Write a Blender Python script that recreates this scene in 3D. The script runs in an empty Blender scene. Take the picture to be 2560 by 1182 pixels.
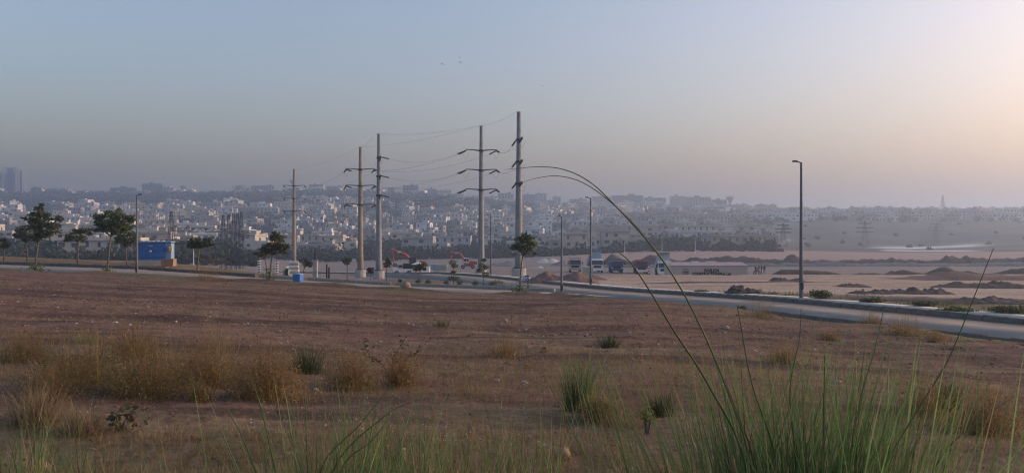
import bpy, math, random
import numpy as np
from mathutils import Vector, Matrix
random.seed(7); rng = np.random.default_rng(11)
R = math.radians
scene = bpy.context.scene
col = scene.collection
# ------------------------------------------------------------------ camera
EYE = 1.65; F = 2000.0; CX = 1280.0; CY = 591.0
cam_d = bpy.data.cameras.new('camera'); cam = bpy.data.objects.new('camera', cam_d); col.objects.link(cam)
cam.location = (0, 0, EYE); cam.rotation_euler = (R(90), 0, 0)
cam_d.sensor_width = 36; cam_d.lens = 36 * F / 2560; cam_d.clip_start = 0.05; cam_d.clip_end = 20000
scene.camera = cam
# ------------------------------------------------------------------ sky, sun, exposure
SUN_AZ, SUN_EL = R(79), R(4.2)
world = bpy.data.worlds.new('World'); scene.world = world; world.use_nodes = True
wn = world.node_tree; wn.nodes.clear()
wo = wn.nodes.new('ShaderNodeOutputWorld'); bg = wn.nodes.new('ShaderNodeBackground')
sky = wn.nodes.new('ShaderNodeTexSky'); sky.sky_type = 'NISHITA'; sky.sun_disc = False
sky.sun_elevation = SUN_EL; sky.sun_rotation = SUN_AZ
sky.air_density = 1.0; sky.dust_density = 7; sky.ozone_density = 2.1; sky.altitude = 300
bg.inputs['Strength'].default_value = 0.15
hs = wn.nodes.new('ShaderNodeHueSaturation'); hs.inputs['Saturation'].default_value = 1.05
wn.links.new(sky.outputs[0], hs.inputs['Color']); tn = wn.nodes.new('ShaderNodeVectorMath'); tn.operation = 'MULTIPLY'; tn.inputs[1].default_value = (1.24, 0.94, 0.88)   # white balance of the sky
wn.links.new(hs.outputs[0], tn.inputs[0]); wn.links.new(tn.outputs[0], bg.inputs[0]); wn.links.new(bg.outputs[0], wo.inputs[0])
sun_d = bpy.data.lights.new('sun', 'SUN'); sun = bpy.data.objects.new('sun', sun_d); col.objects.link(sun)
sun_d.energy = 1.5; sun_d.angle = R(12); sun_d.color = (1.0, 0.89, 0.75)
sdir = Vector((math.sin(SUN_AZ) * math.cos(SUN_EL), math.cos(SUN_AZ) * math.cos(SUN_EL), math.sin(SUN_EL)))
sun.rotation_euler = (-sdir).to_track_quat('-Z', 'Y').to_euler(); sun.location = (60, 60, 80)
vs = scene.view_settings; vs.view_transform = 'Standard'; vs.look = 'None'; vs.gamma = 1.0; vs.exposure = 2.27; vs.use_curve_mapping = False
cy = scene.cycles
try:
    cy.use_denoising = True; cy.denoiser = 'OPENIMAGEDENOISE'
except Exception: pass
cy.volume_bounces = 1; cy.max_bounces = 5; cy.diffuse_bounces = 2; cy.glossy_bounces = 2; cy.transparent_max_bounces = 4
cy.filter_width = 1.15; cy.volume_step_rate = 4.0; cy.caustics_reflective = False; cy.caustics_refractive = False
HAZE_D = 0.00072

# ------------------------------------------------------------------ helpers
def at(px, py, d): return Vector(((px - CX) / F * d, d, EYE - (py - CY) / F * d))
def xof(px, d): return (px - CX) / F * d

def hash2(ix, iy, s=0):
    n = (ix.astype(np.int64) * 374761393 + iy.astype(np.int64) * 668265263 + s * 1442695041) & 0x7fffffff
    n = ((n ^ (n >> 13)) * 1274126177) & 0x7fffffff
    return ((n ^ (n >> 16)) & 0xffff) / 65535.0
def vnoise(x, y, s=0):
    x = np.asarray(x, float); y = np.asarray(y, float)
    ix = np.floor(x); iy = np.floor(y); fx = x - ix; fy = y - iy
    fx = fx * fx * (3 - 2 * fx); fy = fy * fy * (3 - 2 * fy)
    a = hash2(ix, iy, s); b = hash2(ix + 1, iy, s); c = hash2(ix, iy + 1, s); d = hash2(ix + 1, iy + 1, s)
    return (a * (1 - fx) + b * fx) * (1 - fy) + (c * (1 - fx) + d * fx) * fy
def fbm(x, y, o=4, s=0):
    t = 0; a = .5
    for i in range(o):
        t = t + a * (vnoise(x * 2 ** i, y * 2 ** i, s + i * 17) - .5); a *= .5
    return t
def sstep(a, b, x):
    t = np.clip((x - a) / (b - a), 0, 1); return t * t * (3 - 2 * t)

MATS = {}
def mat(name, c, rough=.85, var=.25, scale=3.0, bump=0.0, bscale=20.0, metal=0.0, attr=None, spec=.3, trans=0.0, coords='Object'):
    if name in MATS: return MATS[name]
    m = bpy.data.materials.new(name); m.use_nodes = True; MATS[name] = m
    nt = m.node_tree; b = nt.nodes['Principled BSDF']
    b.inputs['Roughness'].default_value = rough; b.inputs['Metallic'].default_value = metal
    b.inputs['Specular IOR Level'].default_value = spec
    tc = nt.nodes.new('ShaderNodeTexCoord')
    nz = nt.nodes.new('ShaderNodeTexNoise'); nz.inputs['Scale'].default_value = scale; nz.inputs['Detail'].default_value = 6; nz.inputs['Roughness'].default_value = .65
    nt.links.new(tc.outputs[coords], nz.inputs['Vector'])
    mr = nt.nodes.new('ShaderNodeMapRange'); mr.inputs[1].default_value = .3; mr.inputs[2].default_value = .7
    mr.inputs[3].default_value = 1 - var; mr.inputs[4].default_value = 1 + var
    nt.links.new(nz.outputs[0], mr.inputs[0])
    mx = nt.nodes.new('ShaderNodeVectorMath'); mx.operation = 'MULTIPLY'
    if attr:
        at_ = nt.nodes.new('ShaderNodeAttribute'); at_.attribute_name = attr
        nt.links.new(at_.outputs['Color'], mx.inputs[0])
    else:
        mx.inputs[0].default_value = c[:3]
    nt.links.new(mr.outputs[0], mx.inputs[1]); nt.links.new(mx.outputs[0], b.inputs['Base Color'])
    if trans:
        tb = nt.nodes.new('ShaderNodeBsdfTranslucent'); ms = nt.nodes.new('ShaderNodeMixShader'); ms.inputs[0].default_value = trans
        nt.links.new(mx.outputs[0], tb.inputs[0]); nt.links.new(b.outputs[0], ms.inputs[1]); nt.links.new(tb.outputs[0], ms.inputs[2]); nt.links.new(ms.outputs[0], nt.nodes['Material Output'].inputs['Surface'])
    if bump:
        n2 = nt.nodes.new('ShaderNodeTexNoise'); n2.inputs['Scale'].default_value = bscale; n2.inputs['Detail'].default_value = 5
        nt.links.new(tc.outputs[coords], n2.inputs['Vector'])
        bp = nt.nodes.new('ShaderNodeBump'); bp.inputs['Strength'].default_value = bump; bp.inputs['Distance'].default_value = .05
        nt.links.new(n2.outputs[0], bp.inputs['Height']); nt.links.new(bp.outputs[0], b.inputs['Normal'])
    return m

class MB:
    def __init__(s): s.v = []; s.f = []; s.m = []
    def add(s, vs, fs, mi=0):
        o = len(s.v); s.v += [tuple(v) for v in vs]; s.f += [tuple(i + o for i in f) for f in fs]; s.m += [mi] * len(fs); return s
    def box(s, x0, x1, y0, y1, z0, z1, mi=0, M=None):
        vs = [Vector((x, y, z)) for z in (z0, z1) for x, y in ((x0, y0), (x1, y0), (x1, y1), (x0, y1))]
        if M is not None: vs = [M @ v for v in vs]
        return s.add(vs, [(3, 2, 1, 0), (4, 5, 6, 7), (0, 1, 5, 4), (1, 2, 6, 5), (2, 3, 7, 6), (3, 0, 4, 7)], mi)
    def bevbox(s, x0, x1, y0, y1, z0, z1, b=.05, mi=0, M=None):
        vs = []
        for z, k in ((z0, b), (z0 + b, 0), (z1 - b, 0), (z1, b)):
            for x, y in ((x0 + k, y0 + k), (x1 - k, y0 + k), (x1 - k, y1 - k), (x0 + k, y1 - k)): vs.append(Vector((x, y, z)))
        if M is not None: vs = [M @ v for v in vs]
        fs = [(3, 2, 1, 0), (12, 13, 14, 15)]
        for k in range(3):
            for i in range(4): fs.append((k * 4 + i, k * 4 + (i + 1) % 4, k * 4 + 4 + (i + 1) % 4, k * 4 + 4 + i))
        return s.add(vs, fs, mi)
    def tube(s, pts, rad, n=6, mi=0, cap=True):
        pts = [Vector(p) for p in pts]; vs = []; N = len(pts)
        if not hasattr(rad, '__len__'): rad = [rad] * N
        for i, p in enumerate(pts):
            t = (pts[min(i + 1, N - 1)] - pts[max(i - 1, 0)]); t = t.normalized() if t.length > 1e-9 else Vector((0, 0, 1))
            a = Vector((1, 0, 0)) if abs(t.x) < .8 else Vector((0, 1, 0))
            e1 = t.cross(a).normalized(); e2 = t.cross(e1)
            for k in range(n):
                an = 2 * math.pi * k / n; vs.append(p + (e1 * math.cos(an) + e2 * math.sin(an)) * rad[i])
        fs = []
        for i in range(N - 1):
            for k in range(n): fs.append((i * n + k, i * n + (k + 1) % n, (i + 1) * n + (k + 1) % n, (i + 1) * n + k))
        if cap: fs.append(tuple(range(n - 1, -1, -1))); fs.append(tuple((N - 1) * n + k for k in range(n)))
        return s.add(vs, fs, mi)
    def bar(s, p, q, w=.05, mi=0): return s.tube([p, q], w, 4, mi)
    def lathe(s, prof, n=16, mi=0, c=(0, 0, 0)):
        vs = [(c[0] + r * math.cos(2 * math.pi * k / n), c[1] + r * math.sin(2 * math.pi * k / n), c[2] + z) for r, z in prof for k in range(n)]
        fs = [(i * n + k, i * n + (k + 1) % n, (i + 1) * n + (k + 1) % n, (i + 1) * n + k) for i in range(len(prof) - 1) for k in range(n)]
        fs.append(tuple(range(n - 1, -1, -1))); fs.append(tuple((len(prof) - 1) * n + k for k in range(n)))
        return s.add(vs, fs, mi)
    def extr(s, poly, x0, x1, mi=0, M=None):
        """poly of (y,z) extruded along x"""
        n = len(poly); vs = [Vector((x, y, z)) for x in (x0, x1) for y, z in poly]
        if M is not None: vs = [M @ v for v in vs]
        fs = [tuple(range(n - 1, -1, -1)), tuple(range(n, 2 * n))] + [(i, (i + 1) % n, n + (i + 1) % n, n + i) for i in range(n)]
        return s.add(vs, fs, mi)
    def mesh(s, name, mats, smooth=False):
        me = bpy.data.meshes.new(name); me.from_pydata(s.v, [], s.f)
        for m in (mats if isinstance(mats, (list, tuple)) else [mats]): me.materials.append(m)
        if any(s.m): me.polygons.foreach_set('material_index', s.m)
        if smooth: me.polygons.foreach_set('use_smooth', [True] * len(me.polygons))
        me.update(); return me
    def build(s, name, mats, parent=None, smooth=False, loc=None, rz=0):
        o = bpy.data.objects.new(name, s.mesh(name, mats, smooth)); col.objects.link(o)
        if parent is not None: o.parent = parent
        if loc is not None: o.location = loc
        if rz: o.rotation_euler.z = rz
        return o
def npmesh(name, V, Fq, m, colr=None, parent=None, smooth=False, loc=None):
    """V (n,3) array, Fq (k,3|4) array, colr per-vertex colours"""
    me = bpy.data.meshes.new(name); V = np.asarray(V, np.float32); Fq = np.asarray(Fq, np.int32); k = Fq.shape[1]
    me.vertices.add(len(V)); me.vertices.foreach_set('co', V.ravel())
    me.loops.add(Fq.size); me.loops.foreach_set('vertex_index', Fq.ravel())
    me.polygons.add(len(Fq)); me.polygons.foreach_set('loop_start', np.arange(len(Fq), dtype=np.int32) * k)
    me.polygons.foreach_set('loop_total', np.full(len(Fq), k, np.int32))
    if smooth: me.polygons.foreach_set('use_smooth', np.ones(len(Fq), bool))
    me.update(calc_edges=True)
    if colr is not None:
        a = me.color_attributes.new('Col', 'FLOAT_COLOR', 'POINT')
        c4 = np.ones((len(V), 4), np.float32); c4[:, :3] = colr; a.data.foreach_set('color', c4.ravel())
    for mm in (m if isinstance(m, (list, tuple)) else [m]): me.materials.append(mm)
    o = bpy.data.objects.new(name, me); col.objects.link(o)
    if parent is not None: o.parent = parent
    if loc is not None: o.location = loc
    return o
def tag(o, label=None, cat=None, group=None, kind=None):
    if label: o['label'] = label
    if cat: o['category'] = cat
    if group: o['group'] = group
    if kind: o['kind'] = kind
    return o
def thing(name, label, cat, loc=(0, 0, 0), rz=0, group=None):
    o = bpy.data.objects.new(name, None); col.objects.link(o); o.location = loc; o.rotation_euler.z = rz
    o.empty_display_size = .2
    return tag(o, label, cat, group)
def inst(name, me, parent, loc=(0, 0, 0), rz=0, m=None, scale=None):
    o = bpy.data.objects.new(name, me); col.objects.link(o); o.parent = parent; o.location = loc; o.rotation_euler.z = rz
    if scale is not None: o.scale = scale
    if m is not None: o.material_slots[0].link = 'OBJECT'; o.material_slots[0].material = m
    return o

# ------------------------------------------------------------------ terrain profile: for each bearing, drop below the eye by distance
def Y2(d, py): return (d, (py - CY) / F * d)
EDGE = [(-700, 71, 1.9), (0, 67, 2.76), (342, 65, 3.22), (700, 63, 3.8), (1000, 62.5, 4.28), (1290, 61.5, 4.55), (1404, 59.5, 4.46), (1480, 57, 4.28), (1550, 54.6, 4.13), (1700, 47.2, 3.92), (2070, 35.3, 3.66), (2560, 26.7, 3.5), (3300, 20, 3.35)]
EP = np.array([e[0] for e in EDGE], float); ED = np.array([e[1] for e in EDGE]); EC = np.array([e[2] for e in EDGE])
HILL = {  # town side
 -700: [Y2(280, 640), Y2(400, 622), Y2(600, 580), Y2(800, 548), Y2(1000, 520), Y2(1250, 488), Y2(1420, 482), Y2(2500, 500), Y2(5000, 560)],
 0: [Y2(280, 645), Y2(400, 628), Y2(600, 585), Y2(800, 550), Y2(1000, 522), Y2(1250, 492), Y2(1420, 486), Y2(2500, 505), Y2(5000, 560)],
 400: [Y2(280, 650), Y2(400, 634), Y2(600, 590), Y2(800, 553), Y2(1000, 524), Y2(1250, 494), Y2(1420, 489), Y2(2500, 505), Y2(5000, 560)],
 800: [Y2(300, 662), Y2(400, 650), Y2(550, 615), Y2(700, 582), Y2(850, 550), Y2(1000, 520), Y2(1250, 489), Y2(1400, 482), Y2(2500, 500), Y2(5000, 560)],
 1050: [Y2(300, 660), Y2(400, 647), Y2(550, 615), Y2(700, 583), Y2(850, 553), Y2(1000, 527), Y2(1250, 496), Y2(1400, 488), Y2(2500, 505), Y2(5000, 560)],
 1300: [Y2(300, 653), Y2(400, 642), Y2(550, 612), Y2(700, 582), Y2(850, 560), Y2(1000, 540), Y2(1250, 520), Y2(1400, 513), Y2(2500, 522), Y2(5000, 560)],
 1600: [Y2(300, 644), Y2(380, 630), Y2(430, 628), Y2(600, 595), Y2(800, 565), Y2(1000, 541), Y2(1250, 521), Y2(1400, 516), Y2(2500, 522), Y2(5000, 560)],
 1850: [Y2(300, 642), Y2(380, 628), Y2(430, 622), Y2(600, 594), Y2(800, 564), Y2(1000, 543), Y2(1200, 528), Y2(1400, 524), Y2(2500, 530), Y2(5000, 560)],
 2050: [Y2(300, 641), Y2(400, 628), Y2(560, 616), Y2(640, 596), Y2(740, 566), Y2(850, 551), Y2(1000, 540), Y2(1200, 533), Y2(2500, 536), Y2(5000, 560)],
 2300: [Y2(300, 643), Y2(420, 629), Y2(600, 614), Y2(680, 590), Y2(780, 562), Y2(900, 548), Y2(1050, 540), Y2(1250, 536), Y2(2500, 540), Y2(5000, 562)],
 2560: [Y2(300, 645), Y2(420, 626), Y2(560, 608), Y2(660, 585), Y2(780, 560), Y2(900, 546), Y2(1050, 541), Y2(1250, 537), Y2(2500, 541), Y2(5000, 562)],
 3300: [Y2(300, 640), Y2(420, 622), Y2(560, 600), Y2(660, 580), Y2(780, 560), Y2(900, 546), Y2(1050, 541), Y2(1250, 537), Y2(2500, 541), Y2(5000, 562)],
}
MIDP = {
 -700: [(72, 1.8), (84, 1.7), (92, 1.9), (130, 5.5), (200, 6.5)],
 0: [(68, 2.72), (77, 2.62), (84, 2.2), (92, 2.3), (130, 5.8), (200, 7)],
 400: [(66, 3.25), (75, 3.1), (84, 2.85), (92, 3.0), (125, 5.2), (150, 5.6), (200, 7.2)],
 800: [(63, 3.9), (71.5, 3.95), (84, 4.4), (118, 6.6), (150, 7.0), (200, 8.6)],
 1050: [(62.5, 4.35), (71, 4.4), (82, 4.75), (118, 6.2), (150, 7.3), (200, 8.2)],
 1300: [(62, 4.6), (69, 4.7), (76, 4.9), (103, 5.3), (120, 6.3), (150, 7.0), (200, 8.0)],
 1600: [(52, 4.1), (60, 4.2), (70, 4.65), (118, 5.65), (122, 7.1), (167, 7.7), (220, 8.0)],
 1850: [(43, 3.8), (52, 3.85), (60, 4.2), (118, 5.65), (122, 7.05), (167, 7.6), (220, 7.8)],
 2050: [(36, 3.7), (46, 3.55), (60, 4.2), (118, 5.6), (122, 7.0), (167, 7.5), (220, 7.7)],
 2300: [(31, 3.6), (38, 3.45), (60, 4.3), (118, 5.6), (124, 6.8), (167, 7.4), (220, 7.7)],
 2560: [(27, 3.5), (34, 3.4), (60, 4.4), (118, 5.6), (124, 6.8), (167, 7.4), (220, 7.7)],
 3300: [(20, 3.35), (27, 3.35), (60, 4.6), (118, 5.8), (167, 7.4), (220, 7.7)],
}
COLS = sorted(HILL); TD = np.concatenate([np.arange(0, 300, .5), np.arange(300, 5001, 10)])
TAB = []
for p in COLS:
    e_d = np.interp(p, EP, ED); e_c = np.interp(p, EP, EC)
    pts = [(0, 1.6), (5, 1.6), (e_d * .5, 1.6 + (e_c - 1.6) * .46), (e_d, e_c)] + [q for q in MIDP[p] if q[0] > e_d + .4] + HILL[p]
    TAB.append(np.interp(TD, [q[0] for q in pts], [q[1] for q in pts]))
TAB = np.array(TAB)
RY = [5, 20, 27, 47, 59, 66, 73, 105, 127, 143, 152, 160, 190]; RCc = [3.3, 3.38, 3.5, 3.86, 4.3, 4.55, 4.72, 5.3, 5.95, 6.8, 7.2, 7.3, 7.2]
def off_line(y, off): return (off - .325 * y) / .945
# road centre lines (x, y, z, half width)
RR = [(off_line(y, 27.6), y) for y in (5, 15, 27, 38, 47, 55, 63, 73, 85, 95, 105, 118, 130)] + [(-20.3, 140), (-28, 149), (-40, 155.5), (-56, 159), (-80, 162), (-110, 166)]
def cat(P, n=8):
    P = [Vector((*p, 0)) for p in P]; out = []
    for i in range(len(P) - 1):
        a = P[max(i - 1, 0)]; b = P[i]; c = P[i + 1]; d = P[min(i + 2, len(P) - 1)]
        for k in range(n):
            t = k / n
            out.append(.5 * ((2 * b) + (c - a) * t + (2 * a - 5 * b + 4 * c - d) * t * t + (-a + 3 * b - 3 * c + d) * t ** 3))
    out.append(P[-1]); return out
RRc = [(p.x, p.y, EYE - float(np.interp(p.y, RY, RCc))) for p in cat(RR)]
LNEAR = [(p, d, c) for p, d, c in EDGE if p <= 1550]
LFAR = [(-700, 81, 1.75), (0, 76, 2.66), (342, 74, 3.02), (700, 71.5, 3.8), (1000, 70.5, 4.34), (1290, 68.5, 4.6), (1385, 66.3, 4.62), (1420, 63.5, 4.5), (1552, 54.75, 4.15)]
def edge3(L): 
    P = [(xof(p, d), d, EYE - c) for p, d, c in L]; return P
def resample(P, n):
    P = np.array(P); s = np.concatenate([[0], np.cumsum(np.linalg.norm(np.diff(P, axis=0), axis=1))]); t = np.linspace(0, s[-1], n)
    return np.stack([np.interp(t, s, P[:, k]) for k in range(3)], 1)
LN = resample(edge3(LNEAR), 90); LFr = resample(edge3(LFAR), 90)
RCp = resample(RRc, 160)
tg = np.gradient(RCp[:, :2], axis=0); tg /= np.linalg.norm(tg, axis=1)[:, None]
nr = np.stack([tg[:, 1], -tg[:, 0]], 1)      # points to the far (right) side
HWR = 2.95
RFar = RCp.copy(); RFar[:, :2] += nr * HWR; RNear = RCp.copy(); RNear[:, :2] -= nr * HWR
LC = (LN + LFr) / 2; LHW = np.linalg.norm((LN - LFr)[:, :2], axis=1) / 2

def base_drop(x, y):
    d = np.maximum(y, .01); dd = np.maximum(d, 4.0); px = CX + F * x / dd
    px = np.clip(px, COLS[0], COLS[-1])
    k = np.clip(np.searchsorted(COLS, px, side='right') - 1, 0, len(COLS) - 2)
    C = np.array(COLS, float); t = (px - C[k]) / (C[k + 1] - C[k])
    fi = np.interp(dd, TD, np.arange(len(TD))); i0 = np.clip(fi.astype(int), 0, len(TD) - 2); ft = fi - i0
    def smp(kk): return TAB[kk, i0] * (1 - ft) + TAB[kk, i0 + 1] * ft
    return smp(k) * (1 - t) + smp(k + 1) * t
def lot_mask(x, y):
    dd = np.maximum(y, 4.0); px = CX + F * x / dd
    return 1 - sstep(-.8, .4, y - np.interp(px, EP, ED))
def near_poly(x, y, P):
    D = np.full(x.shape, 1e9); I = np.zeros(x.shape, int)
    for i in range(len(P)):
        dq = (x - P[i, 0]) ** 2 + (y - P[i, 1]) ** 2
        m = dq < D; D = np.where(m, dq, D); I = np.where(m, i, I)
    return np.sqrt(D), I
def ground(x, y, fine=True):
    x = np.atleast_1d(np.asarray(x, float)); y = np.atleast_1d(np.asarray(y, float))
    z = EYE - base_drop(x, y)
    if fine:
        lm = lot_mask(x, y); farw = sstep(150, 500, y)
        tr = fbm((x + .06 * y) / 9, (y - .06 * x) / .8, 3, 5)
        z = z + lm * (.34 * fbm(x / 7, y / 5, 3, 1) + .11 * fbm(x / 1.1, y / 1.1, 3, 2) + .34 * tr)
        pxx = CX + F * x / np.maximum(y, 4.); ed = np.interp(pxx, EP, ED) - y
        z = z + lm * .28 * np.exp(-((ed - 1.3) / 1.4) ** 2) * (.35 + 1.3 * vnoise(x / 2.2, y / 2.2, 9)) * sstep(1700, 1300, pxx)
        z = z + (1 - lm) * (1 - farw) * (.22 * fbm(x / 9, y / 9, 3, 3) + .1 * fbm(x / 2, y / 2, 2, 4)) + farw * 3.0 * fbm(x / 90, y / 90, 3, 6)
    near = (y > 0) & (y < 190) & (np.abs(x) < 130)
    if near.any():
        xs, ys = x[near], y[near]; zs = z[near]
        for P, hw in ((LC, LHW), (RCp, np.full(len(RCp), HWR))):
            D, I = near_poly(xs, ys, P); w = 1 - sstep(hw[I] - .1, hw[I] + 1.5, D)
            zs = zs * (1 - w) + (P[I, 2] - .3) * w
        z[near] = zs
    return z
def gz(x, y): return float(ground(x, y)[0])
def gp(px, d): x = xof(px, d); return Vector((x, d, gz(x, d)))
# ------------------------------------------------------------------ ground sheet
ys = np.concatenate([np.linspace(-5, 2.4, 16), np.geomspace(2.6, 78, 470), np.geomspace(78.5, 240, 150), np.geomspace(242, 1500, 200), np.geomspace(1530, 5000, 26)])
us = np.linspace(-1, 1, 560); us = us * .62 + .43 * us ** 3
Ug, Yg = np.meshgrid(us, ys); Xg = Ug * (Yg + 6.5)
xf, yf = Xg.ravel(), Yg.ravel(); zf = ground(xf, yf)
ny, nx = Yg.shape; idx = np.arange(ny * nx).reshape(ny, nx)
quads = np.stack([idx[:-1, :-1].ravel(), idx[:-1, 1:].ravel(), idx[1:, 1:].ravel(), idx[1:, :-1].ravel()], 1)
pxf = CX + F * xf / np.maximum(yf, 4)
def C3(*c): return np.array(c, float)
def mixc(a, b, t): return a * (1 - t)[:, None] + b * t[:, None]
DIRT = C3(.175, .10, .069); STRAW = C3(.215, .15, .082); SAND = C3(.44, .315, .215); VERGE = C3(.17, .125, .062); DARKS = C3(.135, .095, .075)
PLAIN = C3(.30, .22, .17); HILLC = C3(.125, .12, .085); GREY = C3(.25, .225, .20)
n1 = fbm(xf / 3.3, yf / 2.0, 4, 31) + .5; n2 = fbm(xf / 14, yf / 6, 3, 32) + .5; n3 = fbm(xf / 40, yf / 25, 3, 33) + .5
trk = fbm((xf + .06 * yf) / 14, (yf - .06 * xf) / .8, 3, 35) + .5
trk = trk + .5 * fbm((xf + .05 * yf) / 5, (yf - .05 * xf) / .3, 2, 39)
c = np.tile(DIRT, (len(xf), 1))
c = mixc(c, STRAW, sstep(.53, .72, n1) * .65); c = mixc(c, STRAW, sstep(.55, .68, trk) * .6); c = mixc(c, C3(.095, .06, .043), sstep(.46, .34, trk) * .85)  # dark streaks: furrow shade painted into the soil colour; paler ones are straw
c = mixc(c, C3(.2, .165, .14), sstep(.55, .7, n2) * sstep(20, 8, yf) * .8)
c = mixc(c, C3(.20, .14, .08), sstep(13, 7, yf) * sstep(.3, .6, n1) * .7)
c = mixc(c, C3(.15, .15, .06), sstep(.5, .66, n2) * sstep(1750, 2100, pxf) * sstep(14, 24, yf) * .6)
lm = lot_mask(xf, yf)
edg = np.interp(pxf, EP, ED) - yf
c = mixc(c, C3(.13, .135, .055), np.exp(-((edg - 2) / 2.2) ** 2) * sstep(.42, .62, n1) * .7)
v = np.tile(VERGE, (len(xf), 1)); v = mixc(v, C3(.27, .165, .09), sstep(.45, .65, n1))
sand = np.tile(SAND, (len(xf), 1)); strip = fbm(xf / 20, yf / 1.6, 3, 37) + .5
sand = mixc(sand, C3(.33, .21, .155), sstep(.52, .66, strip) * .75); sand = mixc(sand, C3(.5, .4, .32), sstep(.45, .3, strip) * .5)
plain = np.tile(PLAIN, (len(xf), 1)); plain = mixc(plain, GREY, sstep(.4, .6, n2)); plain = mixc(plain, C3(.40, .27, .21), sstep(240, 290, yf) * sstep(1350, 1500, pxf))
hill = np.tile(HILLC, (len(xf), 1)); hill = mixc(hill, C3(.27, .235, .18), sstep(.45, .65, n3) * sstep(2050, 1880, pxf)); hill = mixc(hill, C3(.14, .135, .105), sstep(.5, .65, n3) * sstep(1880, 2050, pxf))
hill = mixc(hill, C3(.09, .095, .07), sstep(1880, 2050, pxf) * sstep(.35, .6, fbm(xf / 60, yf / 40, 3, 44) + .5))
w_s = sstep(1300, 1420, pxf) * sstep(121, 117, yf)
g = mixc(plain, sand, w_s)
g = mixc(g, v, sstep(1300, 1000, pxf) * sstep(110, 92, yf))
g = mixc(g, hill, sstep(380, 430, yf + 60 * (n3 - .5)))
# pale river bed and graded track on the right
rb = np.exp(-((yf - 545 - (pxf - 2300) * .1) / 30) ** 2) * sstep(2150, 2230, pxf) * sstep(2500, 2400, pxf) + np.exp(-((yf - 445 + (pxf - 2300) * .08) / 14) ** 2) * sstep(2190, 2230, pxf) * sstep(2480, 2380, pxf)
g = mixc(g, C3(.75, .70, .62), np.clip(rb * 1.2, 0, 1))
rd = np.exp(-((yf - np.interp(pxf, [1830, 1900, 1950, 1965], [395, 430, 520, 600])) / 16) ** 2) * sstep(1820, 1850, pxf) * sstep(1990, 1965, pxf)
g = mixc(g, C3(.42, .40, .37), np.clip(rd, 0, 1) * .9)
kd = 31.2 / (.945 * (pxf - CX) / F + .325)
vw = np.interp(pxf, [1400, 1900, 2050, 2560], [3.5, 4.5, 8, 13]); onv = sstep(0, .8, yf - kd) * sstep(vw * 1.25, vw * .8, yf - kd + (n1 - .5) * 6) * sstep(1380, 1500, pxf)
g = mixc(g, mixc(np.tile(C3(.17, .12, .085), (len(xf), 1)), C3(.11, .12, .05), sstep(.45, .6, n1)), onv * .9)
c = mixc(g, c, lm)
m_ground = mat('soil', None, .95, .32, 2.2, .55, 9, attr='Col', spec=.1, coords='Object')
nt = m_ground.node_tree     # finer grain on top
_b = nt.nodes['Principled BSDF']; _src = _b.inputs['Base Color'].links[0].from_socket
_n = nt.nodes.new('ShaderNodeTexNoise'); _n.inputs['Scale'].default_value = 11; _n.inputs['Detail'].default_value = 8; _n.inputs['Roughness'].default_value = .78
_tc = nt.nodes.new('ShaderNodeTexCoord'); nt.links.new(_tc.outputs['Object'], _n.inputs['Vector'])
_r = nt.nodes.new('ShaderNodeMapRange'); _r.inputs[1].default_value = .32; _r.inputs[2].default_value = .68; _r.inputs[3].default_value = .55; _r.inputs[4].default_value = 1.45
_m = nt.nodes.new('ShaderNodeVectorMath'); _m.operation = 'MULTIPLY'; nt.links.new(_n.outputs[0], _r.inputs[0]); nt.links.new(_src, _m.inputs[0]); nt.links.new(_r.outputs[0], _m.inputs[1]); nt.links.new(_m.outputs[0], _b.inputs['Base Color'])
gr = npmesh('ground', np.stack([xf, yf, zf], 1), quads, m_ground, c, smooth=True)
tag(gr, kind='structure')

# ------------------------------------------------------------------ haze
hz = MB().box(-6800, 6800, -2500, 5300, float(zf.min()) - 1.0, 132).build('haze', [])
hm = bpy.data.materials.new('haze_air'); hm.use_nodes = True; hn = hm.node_tree; hn.nodes.clear()
ho = hn.nodes.new('ShaderNodeOutputMaterial'); pv = hn.nodes.new('ShaderNodeVolumePrincipled')
pv.inputs['Color'].default_value = (.50, .60, .76, 1); pv.inputs['Density'].default_value = HAZE_D; pv.inputs['Anisotropy'].default_value = .5
hn.links.new(pv.outputs[0], ho.inputs['Volume']); hz.data.materials.append(hm); tag(hz, kind='stuff')
# ------------------------------------------------------------------ roads, kerbs, pavement
m_road = mat('road_concrete', (.262, .238, .208), .95, .25, .35, .2, 25, spec=.05)
_nt = m_road.node_tree; _b = _nt.nodes['Principled BSDF']; _s = _b.inputs['Base Color'].links[0].from_socket
_tc = _nt.nodes.new('ShaderNodeTexCoord'); _n1 = _nt.nodes.new('ShaderNodeTexNoise'); _n1.inputs['Scale'].default_value = .22; _n1.inputs['Detail'].default_value = 9; _n1.inputs['Roughness'].default_value = .7
_rp = _nt.nodes.new('ShaderNodeMapRange'); _rp.inputs[1].default_value = .5; _rp.inputs[2].default_value = .68; _mx = _nt.nodes.new('ShaderNodeMix'); _mx.data_type = 'RGBA'; _mx.inputs[7].default_value = (.36, .30, .235, 1)
_nt.links.new(_tc.outputs['Object'], _n1.inputs['Vector']); _nt.links.new(_n1.outputs[0], _rp.inputs[0]); _nt.links.new(_rp.outputs[0], _mx.inputs[0]); _nt.links.new(_s, _mx.inputs[6]); _nt.links.new(_mx.outputs[2], _b.inputs['Base Color'])
m_kerb = mat('kerb_concrete', (.135, .122, .108), .9, .3, 3, .3, 15)
m_kerb2 = mat('kerb_grey', (.30, .28, .255), .9, .25, 3, .3, 15)
m_pave = mat('pavement_concrete', (.47, .43, .37), .9, .2, 1.2, .2, 15)
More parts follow.
